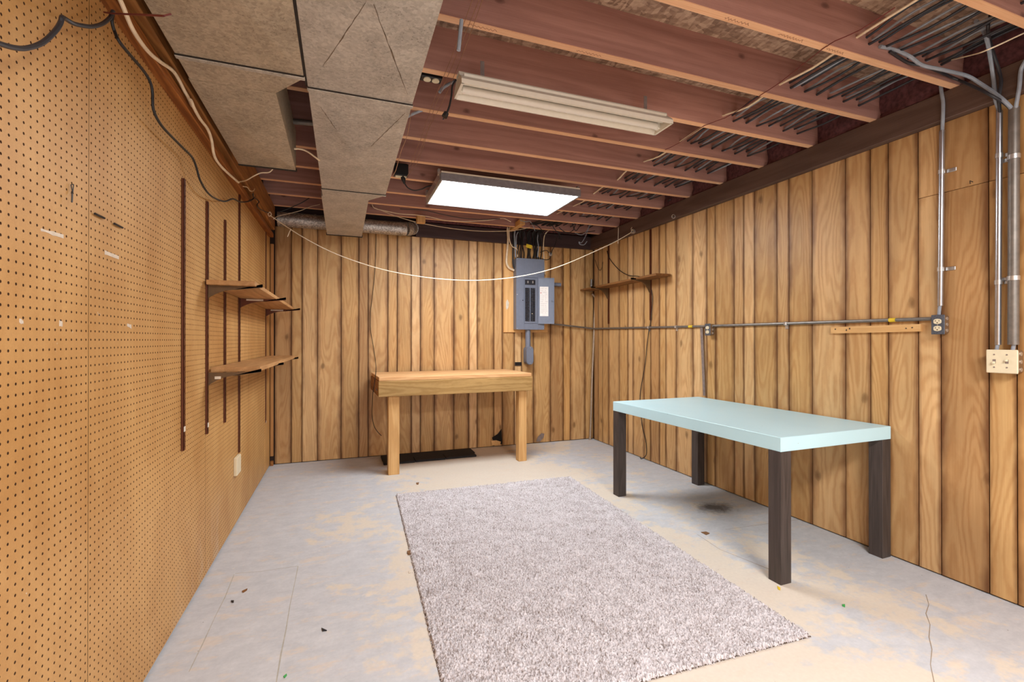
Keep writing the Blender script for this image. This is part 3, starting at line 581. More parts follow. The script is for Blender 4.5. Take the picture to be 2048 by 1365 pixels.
solo('beam_wire',T([(-0.153,4.900,2.815),(-0.252,4.900,2.726),(-0.363,4.900,2.632),(-0.472,4.900,2.568),(-0.558,4.900,2.522)],.004,6),M['black'],'black wire slanting from the long duct to the back left corner','wire')
solo('beam_wire',T([(-0.216,5.100,2.682),(-0.309,5.100,2.648),(-0.401,5.100,2.599),(-0.514,5.100,2.558),(-0.603,5.100,2.525),(-0.648,5.100,2.486)],.003,6),M['cable_white'],'thin pale wire curving over the round pipe to the corner','wire')
# clothesline
def lerp_y(u): return 4.73+(4.43-4.73)*(u-540)/(1265-540)
cl=[(-0.621,4.730,2.439),(-0.369,4.700,2.270),(-0.111,4.680,2.136),(0.156,4.650,2.039),(0.430,4.620,1.968),(0.762,4.590,1.921),(1.056,4.560,1.904),(1.310,4.540,1.910),(1.626,4.520,1.947),(1.954,4.500,2.018),(2.237,4.480,2.115),(2.585,4.450,2.272),(2.831,4.440,2.391),(3.050,4.447,2.515)]
cl_t=thing('clothesline','white cotton clothesline sagging across the room from girder to right beam','clothesline',cl[6])
part('line',T(cl,.0042,8,4),M['rope'],cl_t); part('knot',MB().tube([(-0.637,4.730,2.452),(-0.621,4.730,2.471),(-0.609,4.730,2.445),(-0.629,4.730,2.430),(-0.637,4.730,2.452)],.004,6,2),M['rope'],cl_t); part('knot',MB().tube([(3.045,4.459,2.512),(3.045,4.420,2.537),(3.045,4.392,2.508),(3.045,4.439,2.502)],.004,6,2),M['rope'],cl_t); part('loose_end',MB().tube([(3.030,4.417,2.524),(3.030,4.427,2.548),(3.030,4.408,2.561)],.0025,6,2),M['rope'],cl_t)
part('loose_tie',T([(-0.444,4.690,2.322),(-0.460,4.690,2.284),(-0.473,4.690,2.247)],.004,6,1),M['rope'],cl_t)
solo('eye_screw',T([(q[0],q[1],q[2]) for q in [(3.035,4.434,2.517),(3.035,4.415,2.541),(3.035,4.368,2.524),(3.035,4.358,2.495),(3.035,4.396,2.492),(3.035,4.434,2.517)]]+[(3.060,4.432,2.519)],.0035,6,3),M['strap'],'steel eye screw in the right beam holding the clothesline end','eye screw')
solo('eye_screw',T([(3.045,3.764,2.518),(3.045,3.749,2.534),(3.045,3.720,2.527),(3.045,3.713,2.501),(3.045,3.742,2.498),(3.045,3.764,2.518)]+[(3.060,3.761,2.519)],.0035,6,3),M['strap'],'empty steel eye screw in the right beam, nearer the camera','eye screw')
o=thing('wall_plate','white blank wall plate low on the pegboard beside the far seam','wall plate',(-0.700,3.742,0.411))
a=(-0.700,3.676,0.493); c=(-0.700,3.801,0.331)
part('plate',B(XL,XL+.022,min(a[1],c[1])-.004,max(a[1],c[1])+.004,(-0.690,3.689,0.361)[2],(-0.690,3.688,0.486)[2],.003),M['ivory'],o)

solo('joist_grey_cable',T([(0.443,1.800,2.573),(0.439,1.800,2.532),(0.435,1.800,2.492),(0.431,1.800,2.449)],.008,8),M['cable_grey'],'short grey cable dropping into a joist hole near the long duct','cable')
solo('joist_grey_cable',T([(0.581,2.450,2.704),(0.540,2.450,2.677),(0.502,2.450,2.646),(0.483,2.450,2.618)],.008,8),M['cable_grey'],'grey cable from the shop light end into a joist hole','cable')
solo('joist_grey_cable',T([(0.462,2.750,2.665),(0.421,2.750,2.646),(0.375,2.750,2.618),(0.346,2.750,2.595)],.008,8),M['cable_grey'],'grey cable slipping over the long duct edge','cable')
solo('bay_pipe',MB().cyl((-0.317,3.109,2.630),(-0.165,3.088,2.630),.016,12),M['steel_dull'],'dull grey pipe in the dark bay between the two ducts','pipe')
solo('joist_white_cable',T([(-0.268,3.000,2.425),(-0.236,3.000,2.429),(-0.198,3.000,2.420),(-0.160,3.000,2.396),(-0.127,3.000,2.373)],.005,7),M['cable_white'],'thin white cable in the bay between the two ducts','cable')
for k,xa,xb in ((0,1.50,1.64),(0,1.80,1.96),(0,2.10,2.22),(1,.50,.64),(1,1.02,1.16),(2,.62,.76)):
    y=1.498+.4064*k+.019; n=int((xb-xa)/.006); pts=[(xa+.006*i,y+.006*math.sin(i*2.1)+rnd.uniform(-.003,.003),ZJ-.0004) for i in range(n)]
    part('lumber_stamp',T(pts,.0008,4,1),M['cable_red'],ce)
# strings between the duct and the shop light
def twine(l,lab): solo('twine',T(l,.0014,5,2),M['string'],lab,'twine','twine lines under the joists')
twine([(0.507,1.702,2.620),(0.520,2.094,2.620),(0.520,2.550,2.620),(0.504,2.856,2.620),(0.503,3.240,2.620)]+[(0.479,3.803,2.600)],'thin twine under the joists, ending at the plug box')
twine([(0.496,1.706,2.620),(0.494,2.187,2.620),(0.489,2.639,2.620),(0.509,3.027,2.620),(0.521,3.474,2.620),(0.489,3.787,2.620)],'thin twine under the joists, middle of the three lines')
twine([(0.471,1.715,2.620),(0.476,2.159,2.620),(0.470,2.628,2.620),(0.481,3.037,2.620),(0.476,3.490,2.620)]+[(0.467,3.532,2.600)],'thin twine under the joists, nearest the long duct')
twine([(0.313,2.300,2.409),(0.297,2.300,2.302),(0.268,2.300,2.225),(0.242,2.300,2.124),(0.226,2.300,2.093)],'thin twine hanging down beside the long duct edge')

# ---------------------------------------------------------------- workbench
bx=thing('workbench','wooden workbench with thick plank top against the back wall','workbench',(.325,4.575,0),rot=R(2.0))
LW=1.587; DP=.80
def P(name,mb,mat,label=None): return part(name,mb,mat,bx,local=True,label=label)
P('top_board',B(0,LW,0,.27,.913,.949,.003),M['bench_top']); P('top_board',B(0,LW,.273,.54,.913,.949,.003),M['bench_top']); P('top_board',B(.0,LW,.543,DP-.03,.913,.948,.003),M['bench_top'])
P('front_apron',B(-.004,LW+.008,-.006,.032,.762,.911,.003),M['bench_apron'],'weathered greenish-brown apron board')
P('side_apron',B(-.004,.034,.034,DP-.03,.762,.911,.003),M['girder']); P('side_apron',B(LW-.03,LW+.008,.034,DP-.05,.762,.911,.003),M['girder'])
P('leg',B(.092,.197,.034,.122,0,.911,.003),M['bench_leg']); P('leg',B(1.455,1.545,.034,.122,0,.911,.003),M['bench_leg'])
P('rear_ledger',B(.036,LW-.032,DP-.07,DP-.032,.78,.911,.003),M['girder'])
P('cord_clip',B(-.014,-.004,.12,.14,.81,.83,.002),M['weathered'])
# shingles under the bench: three tabs on one strip
sh=thing('shingle_strip','black asphalt shingle strip lying on the floor under the workbench','shingle',(.95,5.15,0))
xs0=[.40,.73,1.06,1.41]
for i in range(3): part('tab',B(xs0[i]+.003,xs0[i+1]-.003,5.0+.008*i,5.17+.01*i,0.0,.022,.003),M['shingle'],sh)
part('upper_strip',B(.40,1.43,5.165,5.36,0.0,.018,.003),M['shingle'],sh)
solo('hanging_black_cord',T([(0.335,5.400,2.842),(0.345,5.400,2.648),(0.351,5.400,2.425),(0.340,5.400,2.089),(0.314,5.400,1.809),(0.293,5.400,1.613),(0.293,5.400,1.419),(0.320,5.400,1.252),(0.341,5.400,1.112)]+[(0.340,5.300,1.061)]+[(0.310,4.750,1.022),(0.300,4.750,0.914),(0.282,4.750,0.792)]+[(0.291,5.000,0.688)]+[(0.304,5.300,0.488),(0.325,5.300,0.366),(0.362,5.300,0.298),(0.404,5.300,0.251)],.0035,6),M['black'],'thin black cord hanging down the back wall past the workbench corner','cord')

# ---------------------------------------------------------------- breaker panel
part('plywood_backer',B(1.86,2.45,5.398,YB,1.40,2.49,.002),M['plywood'],wb)
bp_=thing('breaker_panel','grey breaker panel with its door open on the back wall','breaker panel',(2.17,5.35,1.43))
part('cabinet',B(1.985,2.356,5.300,5.398,1.435,2.303,.003),M['panel_grey'],bp_)
cov=MB(); zc0,zc1,xa,xb=1.505,2.075,2.088,2.268
for q in ((1.984,xa,1.432,2.306),(xb,2.357,1.432,2.306),(xa,xb,1.432,zc0),(xa,xb,zc1,2.306)): cov.box(q[0],q[1],5.292,5.300,q[2],q[3],.0015)
part('front_cover',cov,M['panel_grey'],bp_)
part('dead_front',B(xa+.004,xb-.004,5.293,5.299,zc0+.004,zc1-.004,.001),M['panel_grey'],bp_)
mbk=part('main_breaker',B(2.098,2.232,5.283,5.2935,1.985,2.045,.002),M['panel_dark'],bp_)
for x in (2.13,2.195): part('toggle',B(x-.006,x+.006,5.268,5.283,2.0,2.03,.002),M['strap'],mbk)
for col,x0_ in enumerate((2.100,2.172)):
    for r in range(20):
        z=1.945-.0205*r; k=part('breaker',B(x0_,x0_+.058,5.284,5.2935,z-.0185,z,.0015),M['panel_dark'],bp_)
        part('toggle',B(x0_+(.036 if col==0 else .012),x0_+(.046 if col==0 else .022),5.277,5.284,z-.014,z-.005,.001),M['box_grey'] if not(col==1 and r==15) else M['ivory'],k)
# door swung open on its right hinge
dr=bpy.data.objects.new('x',None); bpy.data.objects.remove(dr)
A=R(-14); Md=Matrix.Translation((2.274,5.288,0))@Matrix.Rotation(A,4,'Z')
dm=MB(); dm.box(0,.198,-.003,.003,1.505,2.073,.001,Md); dm.box(0,.198,-.012,-.003,1.505,1.513,0,Md); dm.box(0,.198,-.012,-.003,2.065,2.073,0,Md); dm.box(.19,.198,-.012,-.003,1.513,2.065,0,Md)
dr=part('door',dm,M['panel_grey'],bp_)
part('directory_label',MB().box(.018,.125,-.0042,-.003,1.60,1.965,0,Md),M['paper'],dr,label='white paper circuit directory')
lm=MB()
for i in range(14):
    z=1.94-.023*i
    lm.box(.028,.028+.03+.02*rnd.random(),-.0047,-.0042,z,z+.0022,0,Md); lm.box(.08,.08+.015+.02*rnd.random(),-.0047,-.0042,z,z+.0022,0,Md)
part('faint_rule',lm,M['weathered'],dr); part('red_dot',MB().box(.026,.036,-.0049,-.0044,1.882,1.892,0,Md),M['red'],dr)
part('latch',MB().box(.165,.182,-.016,-.003,1.78,1.80,.001,Md).box(.145,.168,-.006,-.003,1.765,1.772,0,Md),M['panel_grey'],dr)
for x,z in ((1.995,1.445),(2.346,1.445),(1.995,2.29),(2.346,2.29),(1.996,1.86)): part('screw',MB().cyl((x,5.288,z),(x,5.293,z),.005,8),M['strap'],bp_)
part('hasp',MB().cyl((2.07,5.288,1.79),(2.07,5.293,1.79),.007,8),M['panel_dark'],bp_)
cf=thing('conduit_elbow_fitting','grey capsule shaped conduit body below the breaker panel','conduit fitting',(2.17,5.34,1.1))
c0=np.array((2.167,5.330,1.246)); c1=(2.153,5.330,1.407)
part('conduit',MB().cyl((c0[0]-.008,5.345,1.21),(c0[0]-.010,5.345,1.435),.033,16),M['panel_grey'],cf)
zz0,zz1=(2.158,5.310,1.000)[2],(2.158,5.310,1.228)[2]
def capsule(xc,y0,y1,z0,z1,r):
    pf=[(xc+r*math.cos(a),z1-r+r*math.sin(a)) for a in np.linspace(0,math.pi,9)]+[(xc+r*math.cos(a),z0+r+r*math.sin(a)) for a in np.linspace(math.pi,2*math.pi,9)]
    return MB().prism(pf,'y',y0,y1)
part('body',capsule(c0[0]+.0,5.30,5.40,zz0,zz1,.046),M['panel_grey'],cf); part('cover',capsule(c0[0],5.292,5.30,zz0+.004,zz1-.004,.042),M['panel_grey'],cf)
for z in (zz0+.02,zz1-.02): part('screw',MB().cyl((c0[0],5.287,z),(c0[0],5.293,z),.006,8),M['strap'],cf)
solo('conduit_stub',MB().tube([(2.452,5.360,2.010),(2.612,5.360,2.010)],.024,14,1),M['panel_grey'],'short grey conduit stub sticking out behind the open panel door','conduit')
part('cutout',B(*sum(zip(np.array((2.010,5.407,1.035))[:1],np.array((2.097,5.407,1.034))[:1]),()),5.4068,5.409,(2.011,5.407,0.986)[2],(2.011,5.407,1.029)[2]),M['dark'],wb)
part('torn_gap',MB().prism([(q[0],q[2]) for q in [(1.712,5.407,0.115),(1.750,5.407,0.136),(1.789,5.407,0.158),(1.834,5.407,0.216),(1.840,5.407,0.026),(1.789,5.407,0.036),(1.737,5.407,0.058)]],'y',5.4062,5.4085),M['dark'],wb)
part('torn_edge',MB().prism([(q[0],q[2]) for q in [(1.699,5.407,0.079),(1.763,5.407,0.080),(1.827,5.407,0.057),(1.814,5.407,0.022),(1.712,5.407,0.023)]],'y',5.4055,5.4085),M['batten'],wb)
part('bare_patch',MB().prism([(q[0],q[2]) for q in [(2.293,5.407,0.022),(2.321,5.407,0.083),(2.369,5.407,0.124),(2.410,5.407,0.115),(2.396,5.407,0.065),(2.348,5.407,0.018)]],'y',5.4072,5.4085),M['weathered'],wb)
part('bare_patch',MB().prism([(q[0],q[2]) for q in [(1.889,5.397,1.695),(1.889,5.397,1.775),(1.908,5.397,1.807),(1.928,5.397,1.764),(1.921,5.397,1.708),(1.902,5.397,1.677)]],'y',5.3974,5.399),M['tape'],wb)
# cables feeding the panel from above
ORD='first second third fourth fifth sixth seventh eighth ninth tenth eleventh twelfth'.split()
for i,u in enumerate((1040,1043,1046,1049,1058,1062,1066,1069,1073,1077,1080,1084)):
    w=rnd.uniform(-3,3)
    X=1.99+(u-1033)*.00665; bt=2.30
    pts=[(X+rnd.uniform(-.01,.01),5.35,bt),(X+rnd.uniform(-.02,.02),5.345+rnd.uniform(-.01,.02),bt+.09),(X+rnd.uniform(-.015,.015),5.345,bt+.2),(X+rnd.uniform(-.01,.01),5.345,bt+.30),(X+rnd.uniform(-.01,.02),5.30,2.655),(X+.05+rnd.uniform(0,.1),5.12,2.70),(X+.12+rnd.uniform(0,.25),4.9,2.72)]
    solo('panel_cable',T(pts,.0075,7,3),M['black'],'black cable into the breaker panel top, %s of twelve from its left'%ORD[i],'cable','black cables feeding the breaker panel')
solo('panel_cable',T([(2.013,5.360,2.170),(1.987,5.360,2.187),(1.967,5.360,2.241),(1.967,5.360,2.383),(1.973,5.360,2.537),(1.967,5.360,2.647)],.010,8),M['black'],'thick black cable curving into the left side of the breaker panel','cable')
solo('panel_cable',T([(1.996,5.350,2.321),(1.989,5.350,2.475),(1.983,5.350,2.597),(1.996,5.350,2.690)],.009,8),M['cable_grey'],'straight grey cable at the left top corner of the breaker panel','cable')
solo('panel_cable',T([(2.009,5.350,2.414),(2.003,5.350,2.537),(2.016,5.350,2.612),(2.055,5.350,2.658),(2.121,5.350,2.694)],.006,8),M['cable_grey'],'thin grey cable bending over the top left of the breaker panel','cable')
solo('panel_cable',T([(2.285,5.340,2.337),(2.299,5.340,2.463),(2.285,5.340,2.556),(2.299,5.340,2.644),(2.340,5.340,2.698)],.006,8),M['cable_grey'],'thin grey cable bending over the middle of the breaker panel','cable')
solo('panel_cable',T([(2.392,5.350,2.126),(2.378,5.350,2.313),(2.371,5.350,2.502),(2.385,5.350,2.616),(2.420,5.350,2.669),(2.475,5.350,2.711)],.007,8),M['cable_white'],'cream cable running down the right edge of the breaker panel','cable')
solo('panel_cable',T([(1.980,5.360,2.162),(1.915,5.360,2.190),(1.882,5.360,2.255),(1.889,5.360,2.378),(1.902,5.360,2.532),(1.895,5.360,2.666),(1.902,5.360,2.715)],.013,8),M['cable_white'],'thick cream cable entering the left side of the breaker panel','cable')
solo('panel_cable',T([(2.018,5.340,2.327),(2.018,5.340,2.395),(1.999,5.340,2.430),(1.947,5.340,2.451),(1.914,5.340,2.528),(1.908,5.340,2.638),(1.921,5.340,2.700)],.0065,8),M['cable_white'],'thin cream cable crossing to the top left corner of the breaker panel','cable')
solo('panel_cable',T([(2.315,5.330,2.400),(2.397,5.330,2.430),(2.438,5.330,2.402),(2.459,5.330,2.372),(2.445,5.330,2.327),(2.397,5.330,2.311),(2.342,5.330,2.321),(2.301,5.330,2.331)]+[(2.283,5.350,2.370)],.005,8),M['black'],'black wire loop with a metal connector at the panel top right','cable')
m=MB(); c=np.array((2.454,5.320,2.382)); m.box(c[0]-.018,c[0]+.018,c[1]-.015,c[1]+.015,c[2]-.022,c[2]+.022,.006); solo('cable_connector',m,M['strap'],'small zinc cable connector dangling right of the breaker panel top','connector')
c=np.array((2.155,5.300,2.458)); m=MB().box(-.038,.038,-.003,.003,-.022,.022,.001,Matrix.Translation(c)@Matrix.Rotation(R(12),4,'Y')); solo('cable_tag',m,M['yellow'],'yellow tag on the cables above the breaker panel','tag')
solo('loose_cable',T([(2.399,5.200,2.358),(2.432,5.200,2.428),(2.460,5.200,2.479),(2.480,5.200,2.554),(2.446,5.200,2.626),(2.432,5.200,2.692)],.005,7),M['black'],'black wire rising from the zinc connector to the joists','wire')
for pts,lb,mt in (([(2.835,5.000,2.723),(2.801,5.000,2.635),(2.766,5.000,2.553),(2.718,5.000,2.483),(2.684,5.000,2.492),(2.698,5.000,2.463),(2.753,5.000,2.461),(2.794,5.000,2.506)],'pale looped wire end hanging in front of the back beam','cable_grey'),([(2.446,5.100,2.628),(2.479,5.100,2.582),(2.466,5.100,2.533),(2.506,5.100,2.536),(2.452,5.100,2.604)],'short black wire tail below the last joist','black'),([(2.268,5.000,2.662),(2.332,5.000,2.656),(2.365,5.000,2.611),(2.430,5.000,2.581),(2.530,5.000,2.589),(2.597,5.000,2.618),(2.630,5.000,2.681),(2.664,5.000,2.756)],'black wire scalloped below the far joists','black'),([(2.630,5.000,2.597),(2.698,5.000,2.578),(2.753,5.000,2.594),(2.808,5.000,2.660),(2.849,5.000,2.742),(2.849,5.000,2.822)],'grey wire looping between the far joists','cable_grey'),([(2.037,4.950,2.642),(2.118,4.950,2.626),(2.181,4.950,2.573)]+[(2.325,5.200,2.592)],'black wire dipping toward the panel cables','black'),([(2.590,5.000,2.810),(2.597,5.000,2.720),(2.610,5.000,2.661),(2.644,5.000,2.622),(2.684,5.000,2.668),(2.712,5.000,2.712)],'black wire knot under the far joists','black'),([(2.417,5.000,2.645),(2.470,5.000,2.608),(2.563,5.000,2.579),(2.732,5.000,2.605),(2.905,5.000,2.643)],'long black wire sagging at the back right corner','black'),([(1.921,5.000,2.685),(1.995,5.000,2.674),(2.045,5.000,2.684)]+[(2.125,5.100,2.662),(2.150,5.100,2.604)],'grey wire with a loose end left of the knot','cable_grey')):
    solo('loose_cable',T(pts,.0045,6,3),M[mt],lb,'wire')
solo('back_wire',T([(0.285,5.000,2.705),(0.315,5.000,2.667),(0.440,5.000,2.647),(0.568,5.000,2.633),(0.724,5.000,2.637),(0.884,5.000,2.630),(1.047,5.000,2.607),(1.270,5.000,2.616),(1.530,5.000,2.650),(1.708,5.000,2.688),(1.810,5.000,2.658)],.0045,6),M['cable_white'],'cream cable rippling along the last joist above the back wall','cable')
solo('back_wire',T([(0.324,5.150,2.713),(0.532,5.150,2.647),(0.746,5.150,2.601),(0.966,5.150,2.575),(1.192,5.150,2.560),(1.426,5.150,2.557),(1.667,5.150,2.570),(1.915,5.150,2.602),(2.106,5.150,2.654)],.0035,6),M['cable_white'],'thin pale wire sagging in front of the back beam','cable')
solo('back_wire',T([(0.545,4.800,2.630),(0.797,4.800,2.639),(0.952,4.800,2.618),(1.165,4.800,2.596),(1.384,4.800,2.599),(1.611,4.800,2.625)],.004,6),M['cable'],'dark cable along the far joist behind the lit panel','cable')
c=np.array((0.798,5.100,2.604)); solo('wood_block',B(c[0]-.045,c[0]+.045,5.05,5.12,c[2]-.03,c[2]+.05,.003),M['bench_leg'],'small brown wood block beside the round pipe elbow','block')

# ---------------------------------------------------------------- right wall hardware
cp=thing('corner_pipe','thin metal pipe rising from the floor in the back right corner','pipe',(3.07,5.39,0))
part('pipe',T([(3.044,5.370,-0.006),(3.059,5.370,0.326),(3.074,5.370,0.784),(3.096,5.370,1.243),(3.111,5.370,1.571),(3.123,5.370,1.802),(3.119,5.370,1.861)]+[(3.104,5.370,1.887),(3.074,5.370,1.912)],.0125,10,3),M['copper'],cp)
part('foot',MB().cyl((3.040,5.370,-0.013),(3.044,5.370,0.026),.016,10),M['copper'],cp)
solo('pipe_stub',MB().cyl((3.063,5.370,1.944),(3.067,5.370,2.102),.016,12),M['steel_dull'],'short grey pipe stub above the far end of the right shelf','pipe')
def rstandard(u,v0,v1,label):
    y=(3.100,5.009,2.052)[1] if u==0 else (3.100,4.171,2.164)[1]
    t=thing('shelf_standard',label,'shelf standard',(XR,y,v0),'brown shelf standards on the right wall')
    m=MB(); w=.0125
    m.box(XR-.0015,XR,y-w,y+w,v0,v1); m.box(XR-.011,XR,y-w,y-w+.002,v0,v1); m.box(XR-.011,XR,y+w-.002,y+w,v0,v1); m.box(XR-.011,XR-.009,y-w,y-.003,v0,v1); m.box(XR-.011,XR-.009,y+.003,y+w,v0,v1)
    part('channel',m,M['standard'],t,smooth=False); return y
y1=rstandard(0,(3.100,5.009,1.507)[2],2.49,'brown standard on the right wall nearer the back corner')
y2=rstandard(1,(3.100,4.172,1.516)[2],2.49,'brown standard on the right wall under the near end of the shelf')
t=thing('right_wall_shelf','narrow weathered shelf board high on the right wall near the corner','shelf',(3.0,4.6,1.95))
part('board',B(2.913,XR-.013,3.833,5.395,1.945,1.967,.002),M['shelf_brown'],t)
for y in (y1,y2): bracket(t,XR,-1,y,1.944,.245,M['bracket'],.13)
solo('black_wire',T([(3.090,5.027,2.415),(3.090,4.981,2.326),(3.090,4.890,2.238),(3.090,4.760,2.141),(3.090,4.635,2.076)]+[(3.050,4.457,2.028),(3.050,4.334,2.006),(3.050,4.217,1.980)],.0045,7),M['black'],'black cord curving down the right wall onto the shelf','cord')
solo('black_wire',T([(3.092,4.144,1.840),(3.092,4.127,1.732),(3.092,4.153,1.520),(3.092,4.187,1.414),(3.092,4.222,1.253),(3.092,4.258,1.035),(3.092,4.321,0.812),(3.092,4.349,0.644),(3.092,4.313,0.373),(3.092,4.250,0.221),(3.092,4.233,0.090)]+[(3.070,4.229,0.044),(3.070,4.291,0.007),(3.070,4.319,0.017)],.0042,7),M['black'],'black cord hanging from the right shelf down to the floor','cord')
solo('wall_wire',T([(3.090,5.319,2.351),(3.090,5.256,2.244),(3.090,5.194,2.196),(3.090,5.146,2.227),(3.090,5.121,2.293)],.003,6),M['black'],'small curl of black wire on the right wall above the shelf','wire')
solo('ceiling_thread',T([(2.785,4.300,2.516),(2.782,4.300,2.408),(2.779,4.300,2.338)],.0015,5,1),M['rope'],'thin pale thread hanging from the joists near the right beam','thread')
# long horizontal conduit with outlet boxes
hc=thing('horizontal_conduit','thin grey conduit from the breaker panel along the right wall to the near outlet box','conduit',(3.090,2.868,1.426))
part('conduit_run',T([(2.491,5.385,1.512),(3.083,5.385,1.457)],.011,10,1),M['steel_dull'],hc)
part('conduit_run',T([(3.083,5.385,1.457),(3.090,5.320,1.452),(3.090,5.195,1.451)],.011,10,3),M['steel_dull'],hc)
part('conduit_run',T([(3.092,5.198,1.451),(3.092,3.360,1.428)],.011,10,1),M['steel_dull'],hc); part('conduit_run',T([(3.092,3.311,1.429),(3.092,1.636,1.421)],.011,10,1),M['steel_dull'],hc)
for u,v in ((1297,656),(1352,654.3),(1572,647.5)):
    c=np.array((3.092,4.170,1.735)); c=np.array({1297:(3.092,4.196,1.439),1352:(3.092,3.757,1.433),1572:(3.092,2.546,1.425)}[u])
    part('strap',MB().box(c[0]-.014,c[0]+.014,c[1]-.012,c[1]+.012,c[2]-.014,c[2]+.014,.005).box(c[0]+.008,XR,c[1]-.012,c[1]+.012,c[2]-.04,c[2]),M['strap'],hc)
for a,b2 in (((3.092,3.574,1.431),(3.092,3.520,1.431)),((3.092,1.851,1.422),(3.092,1.816,1.422))): part('tape_wrap',MB().cyl(a,b2,.0125,10),M['yellow'],hc,label='yellowed tape wrap')
def outlet(name,label,y0,y1,z0,z1,depth,conn):
    t=thing(name,label,'outlet',(XR,(y0+y1)/2,z0)); xf=XR-depth
    part('box',B(xf+.004,XR,y0+.004,y1-.004,z0+.004,z1-.004,.006),M['box_side'],t)
    part('cover',B(xf,xf+.005,y0,y1,z0,z1,.002),M['box_grey'],t)
    yc=(y0+y1)/2; h=(z1-z0)
    for s in (.66,.30):
        zc=z0+h*s; w=(y1-y0)*.30; hh=h*.135
        pf=[]
        for a in np.linspace(0,2*math.pi,16,endpoint=False): pf.append((yc+w*max(-.82,min(.82,math.cos(a)))*1.15,zc+hh*math.sin(a)))
        f=part('receptacle',MB().prism(pf,'x',xf-.004,xf+.001),M['ivory'],t)
        part('slot',MB().box(xf-.0046,xf-.0038,yc-w*.45-.0015,yc-w*.45+.0015,zc,zc+hh*.5).box(xf-.0046,xf-.0038,yc+w*.45-.0015,yc+w*.45+.0015,zc,zc+hh*.5).box(xf-.0046,xf-.0038,yc-.003,yc+.003,zc-hh*.65,zc-hh*.3),M['slot'],f)
    part('screw',MB().cyl((xf-.002,yc,z0+h*.48),(xf,yc,z0+h*.48),.003,8),M['strap'],t)
    for z in np.linspace(z0+h*.2,z1-h*.2,3): part('knockout',MB().cyl((xf+.03,y0+.002,z),(xf+.03,y0+.006,z),.009,10),M['strap'],t)
    return t
q0=[(3.053,1.620,1.440),(3.053,1.561,1.441),(3.053,1.617,1.333),(3.053,1.559,1.333)]
outlet('outlet_box','grey metal outlet box under the vertical conduit, beside the wooden batten',min(q0[1][1],q0[3][1]),q0[0][1],q0[2][2],q0[0][2],.053,1)
q1=[(3.050,3.324,1.449),(3.050,3.258,1.447),(3.050,3.321,1.344)]
outlet('outlet_box','grey metal outlet box midway along the conduit above the blue table',q1[1][1],q1[0][1],q1[2][2],q1[0][2],.055,1)
def vconduit(name,label,pts,r,mat,straps,side=1):
    t=thing(name,label,'conduit',pts[-1])
    part('tube',T(pts,r,14,1),mat,t)
    for z in straps:
        k=(z-pts[0][2])/(pts[1][2]-pts[0][2]); y=pts[0][1]+(pts[1][1]-pts[0][1])*k; x=pts[0][0]
        part('strap',MB().cyl((x,y,z-.011),(x,y,z+.011),r+.003,14).box(XR-.006,XR-.001,y-side*(r),y-side*(r+.045),z-.010,z+.010,.002),M['strap'],t)
    return t
vconduit('vertical_conduit','single shiny conduit rising from the outlet box to the beam',[(3.085,1.584,2.449),(3.085,1.594,1.490)],.0125,M['steel'],((3.085,1.587,2.225)[2],(3.085,1.593,1.691)[2]))
solo('outlet_feed_cable',T([(3.085,1.594,1.501),(3.085,1.598,1.469),(3.085,1.600,1.436)],.008,8),M['cable_grey'],'grey cable between the shiny conduit and the outlet box','cable')
vconduit('vertical_conduit','thin shiny conduit, the farther of two above the switch box',[(3.085,1.347,2.448),(3.085,1.355,1.278)],.0125,M['steel'],((3.085,1.349,2.224)[2],(3.085,1.352,1.591)[2]))
vconduit('vertical_conduit','thick dull grey conduit, the nearer of two above the switch box',[(3.080,1.291,2.436),(3.080,1.296,1.279)],.0205,M['steel_dull'],((3.080,1.292,2.197)[2],(3.080,1.295,1.604)[2]),-1)
for u,lb in ((1995.5,'grey cable stub between the thin conduit and the switch box'),(2028,'grey cable stub between the thick conduit and the switch box')):
    a={1995.5:(3.083,1.355,1.283),2028:(3.080,1.294,1.284)}[u]; solo('switch_feed_cable',T([a,(a[0],a[1]+.004,a[2]-.03)],.008,8,1),M['cable_grey'],lb,'cable')
q2=[(3.050,1.385,1.254),(3.050,1.267,1.256),(3.050,1.386,1.138),(3.050,1.267,1.138)]
sb=thing('light_switch_box','ivory two gang light switch plate on a metal box at the right','light switch',(XR,q2[0][1],q2[2][2]))
sy0,sy1,sz0,sz1=q2[1][1],q2[0][1],q2[2][2],q2[0][2]
part('box',B(3.056,XR,sy0+.002,sy1-.01,sz0+.004,sz1-.002,.006),M['box_side'],sb); part('plate',B(3.048,3.056,sy0,sy1,sz0,sz1,.003),M['ivory'],sb)
for i,f in enumerate((.27,.67)):
    yy=sy1-(sy1-sy0)*f; zz=(sz0+sz1)/2+(-.006 if i==0 else .006)
    tg=part('toggle',MB().box(3.034,3.048,yy-.005,yy+.005,zz-.006,zz+.006,.002),M['ivory'],sb); part('toggle_slot',MB().box(3.0472,3.0481,yy-.006,yy+.006,(sz0+sz1)/2-.010,(sz0+sz1)/2+.010),M['weathered'],tg)
    for s in (.25,.79): part('screw',MB().cyl((3.046,yy,sz0+(sz1-sz0)*s),(3.049,yy,sz0+(sz1-sz0)*s),.0035,8),M['weathered'],sb)
for z in np.linspace(sz0+.02,sz1-.02,3): part('knockout',MB().cyl((3.078,sy0-.001,z),(3.078,sy0+.003,z),.010,10),M['strap'],sb)
q3=[(3.095,2.206,1.368),(3.095,1.688,1.372)]
bt=thing('wood_batten','pale wood batten screwed to the right wall beside the outlet box','batten',q3[0])
mm=MB(); y0,y1=q3[1][1],q3[0][1]; h=.021
mm.prism([(y1,q3[0][2]-h),(y0,q3[1][2]-h),(y0,q3[1][2]+h),(y1,q3[0][2]+h)],'x',3.088,XR); part('strip',mm,M['batten'],bt)
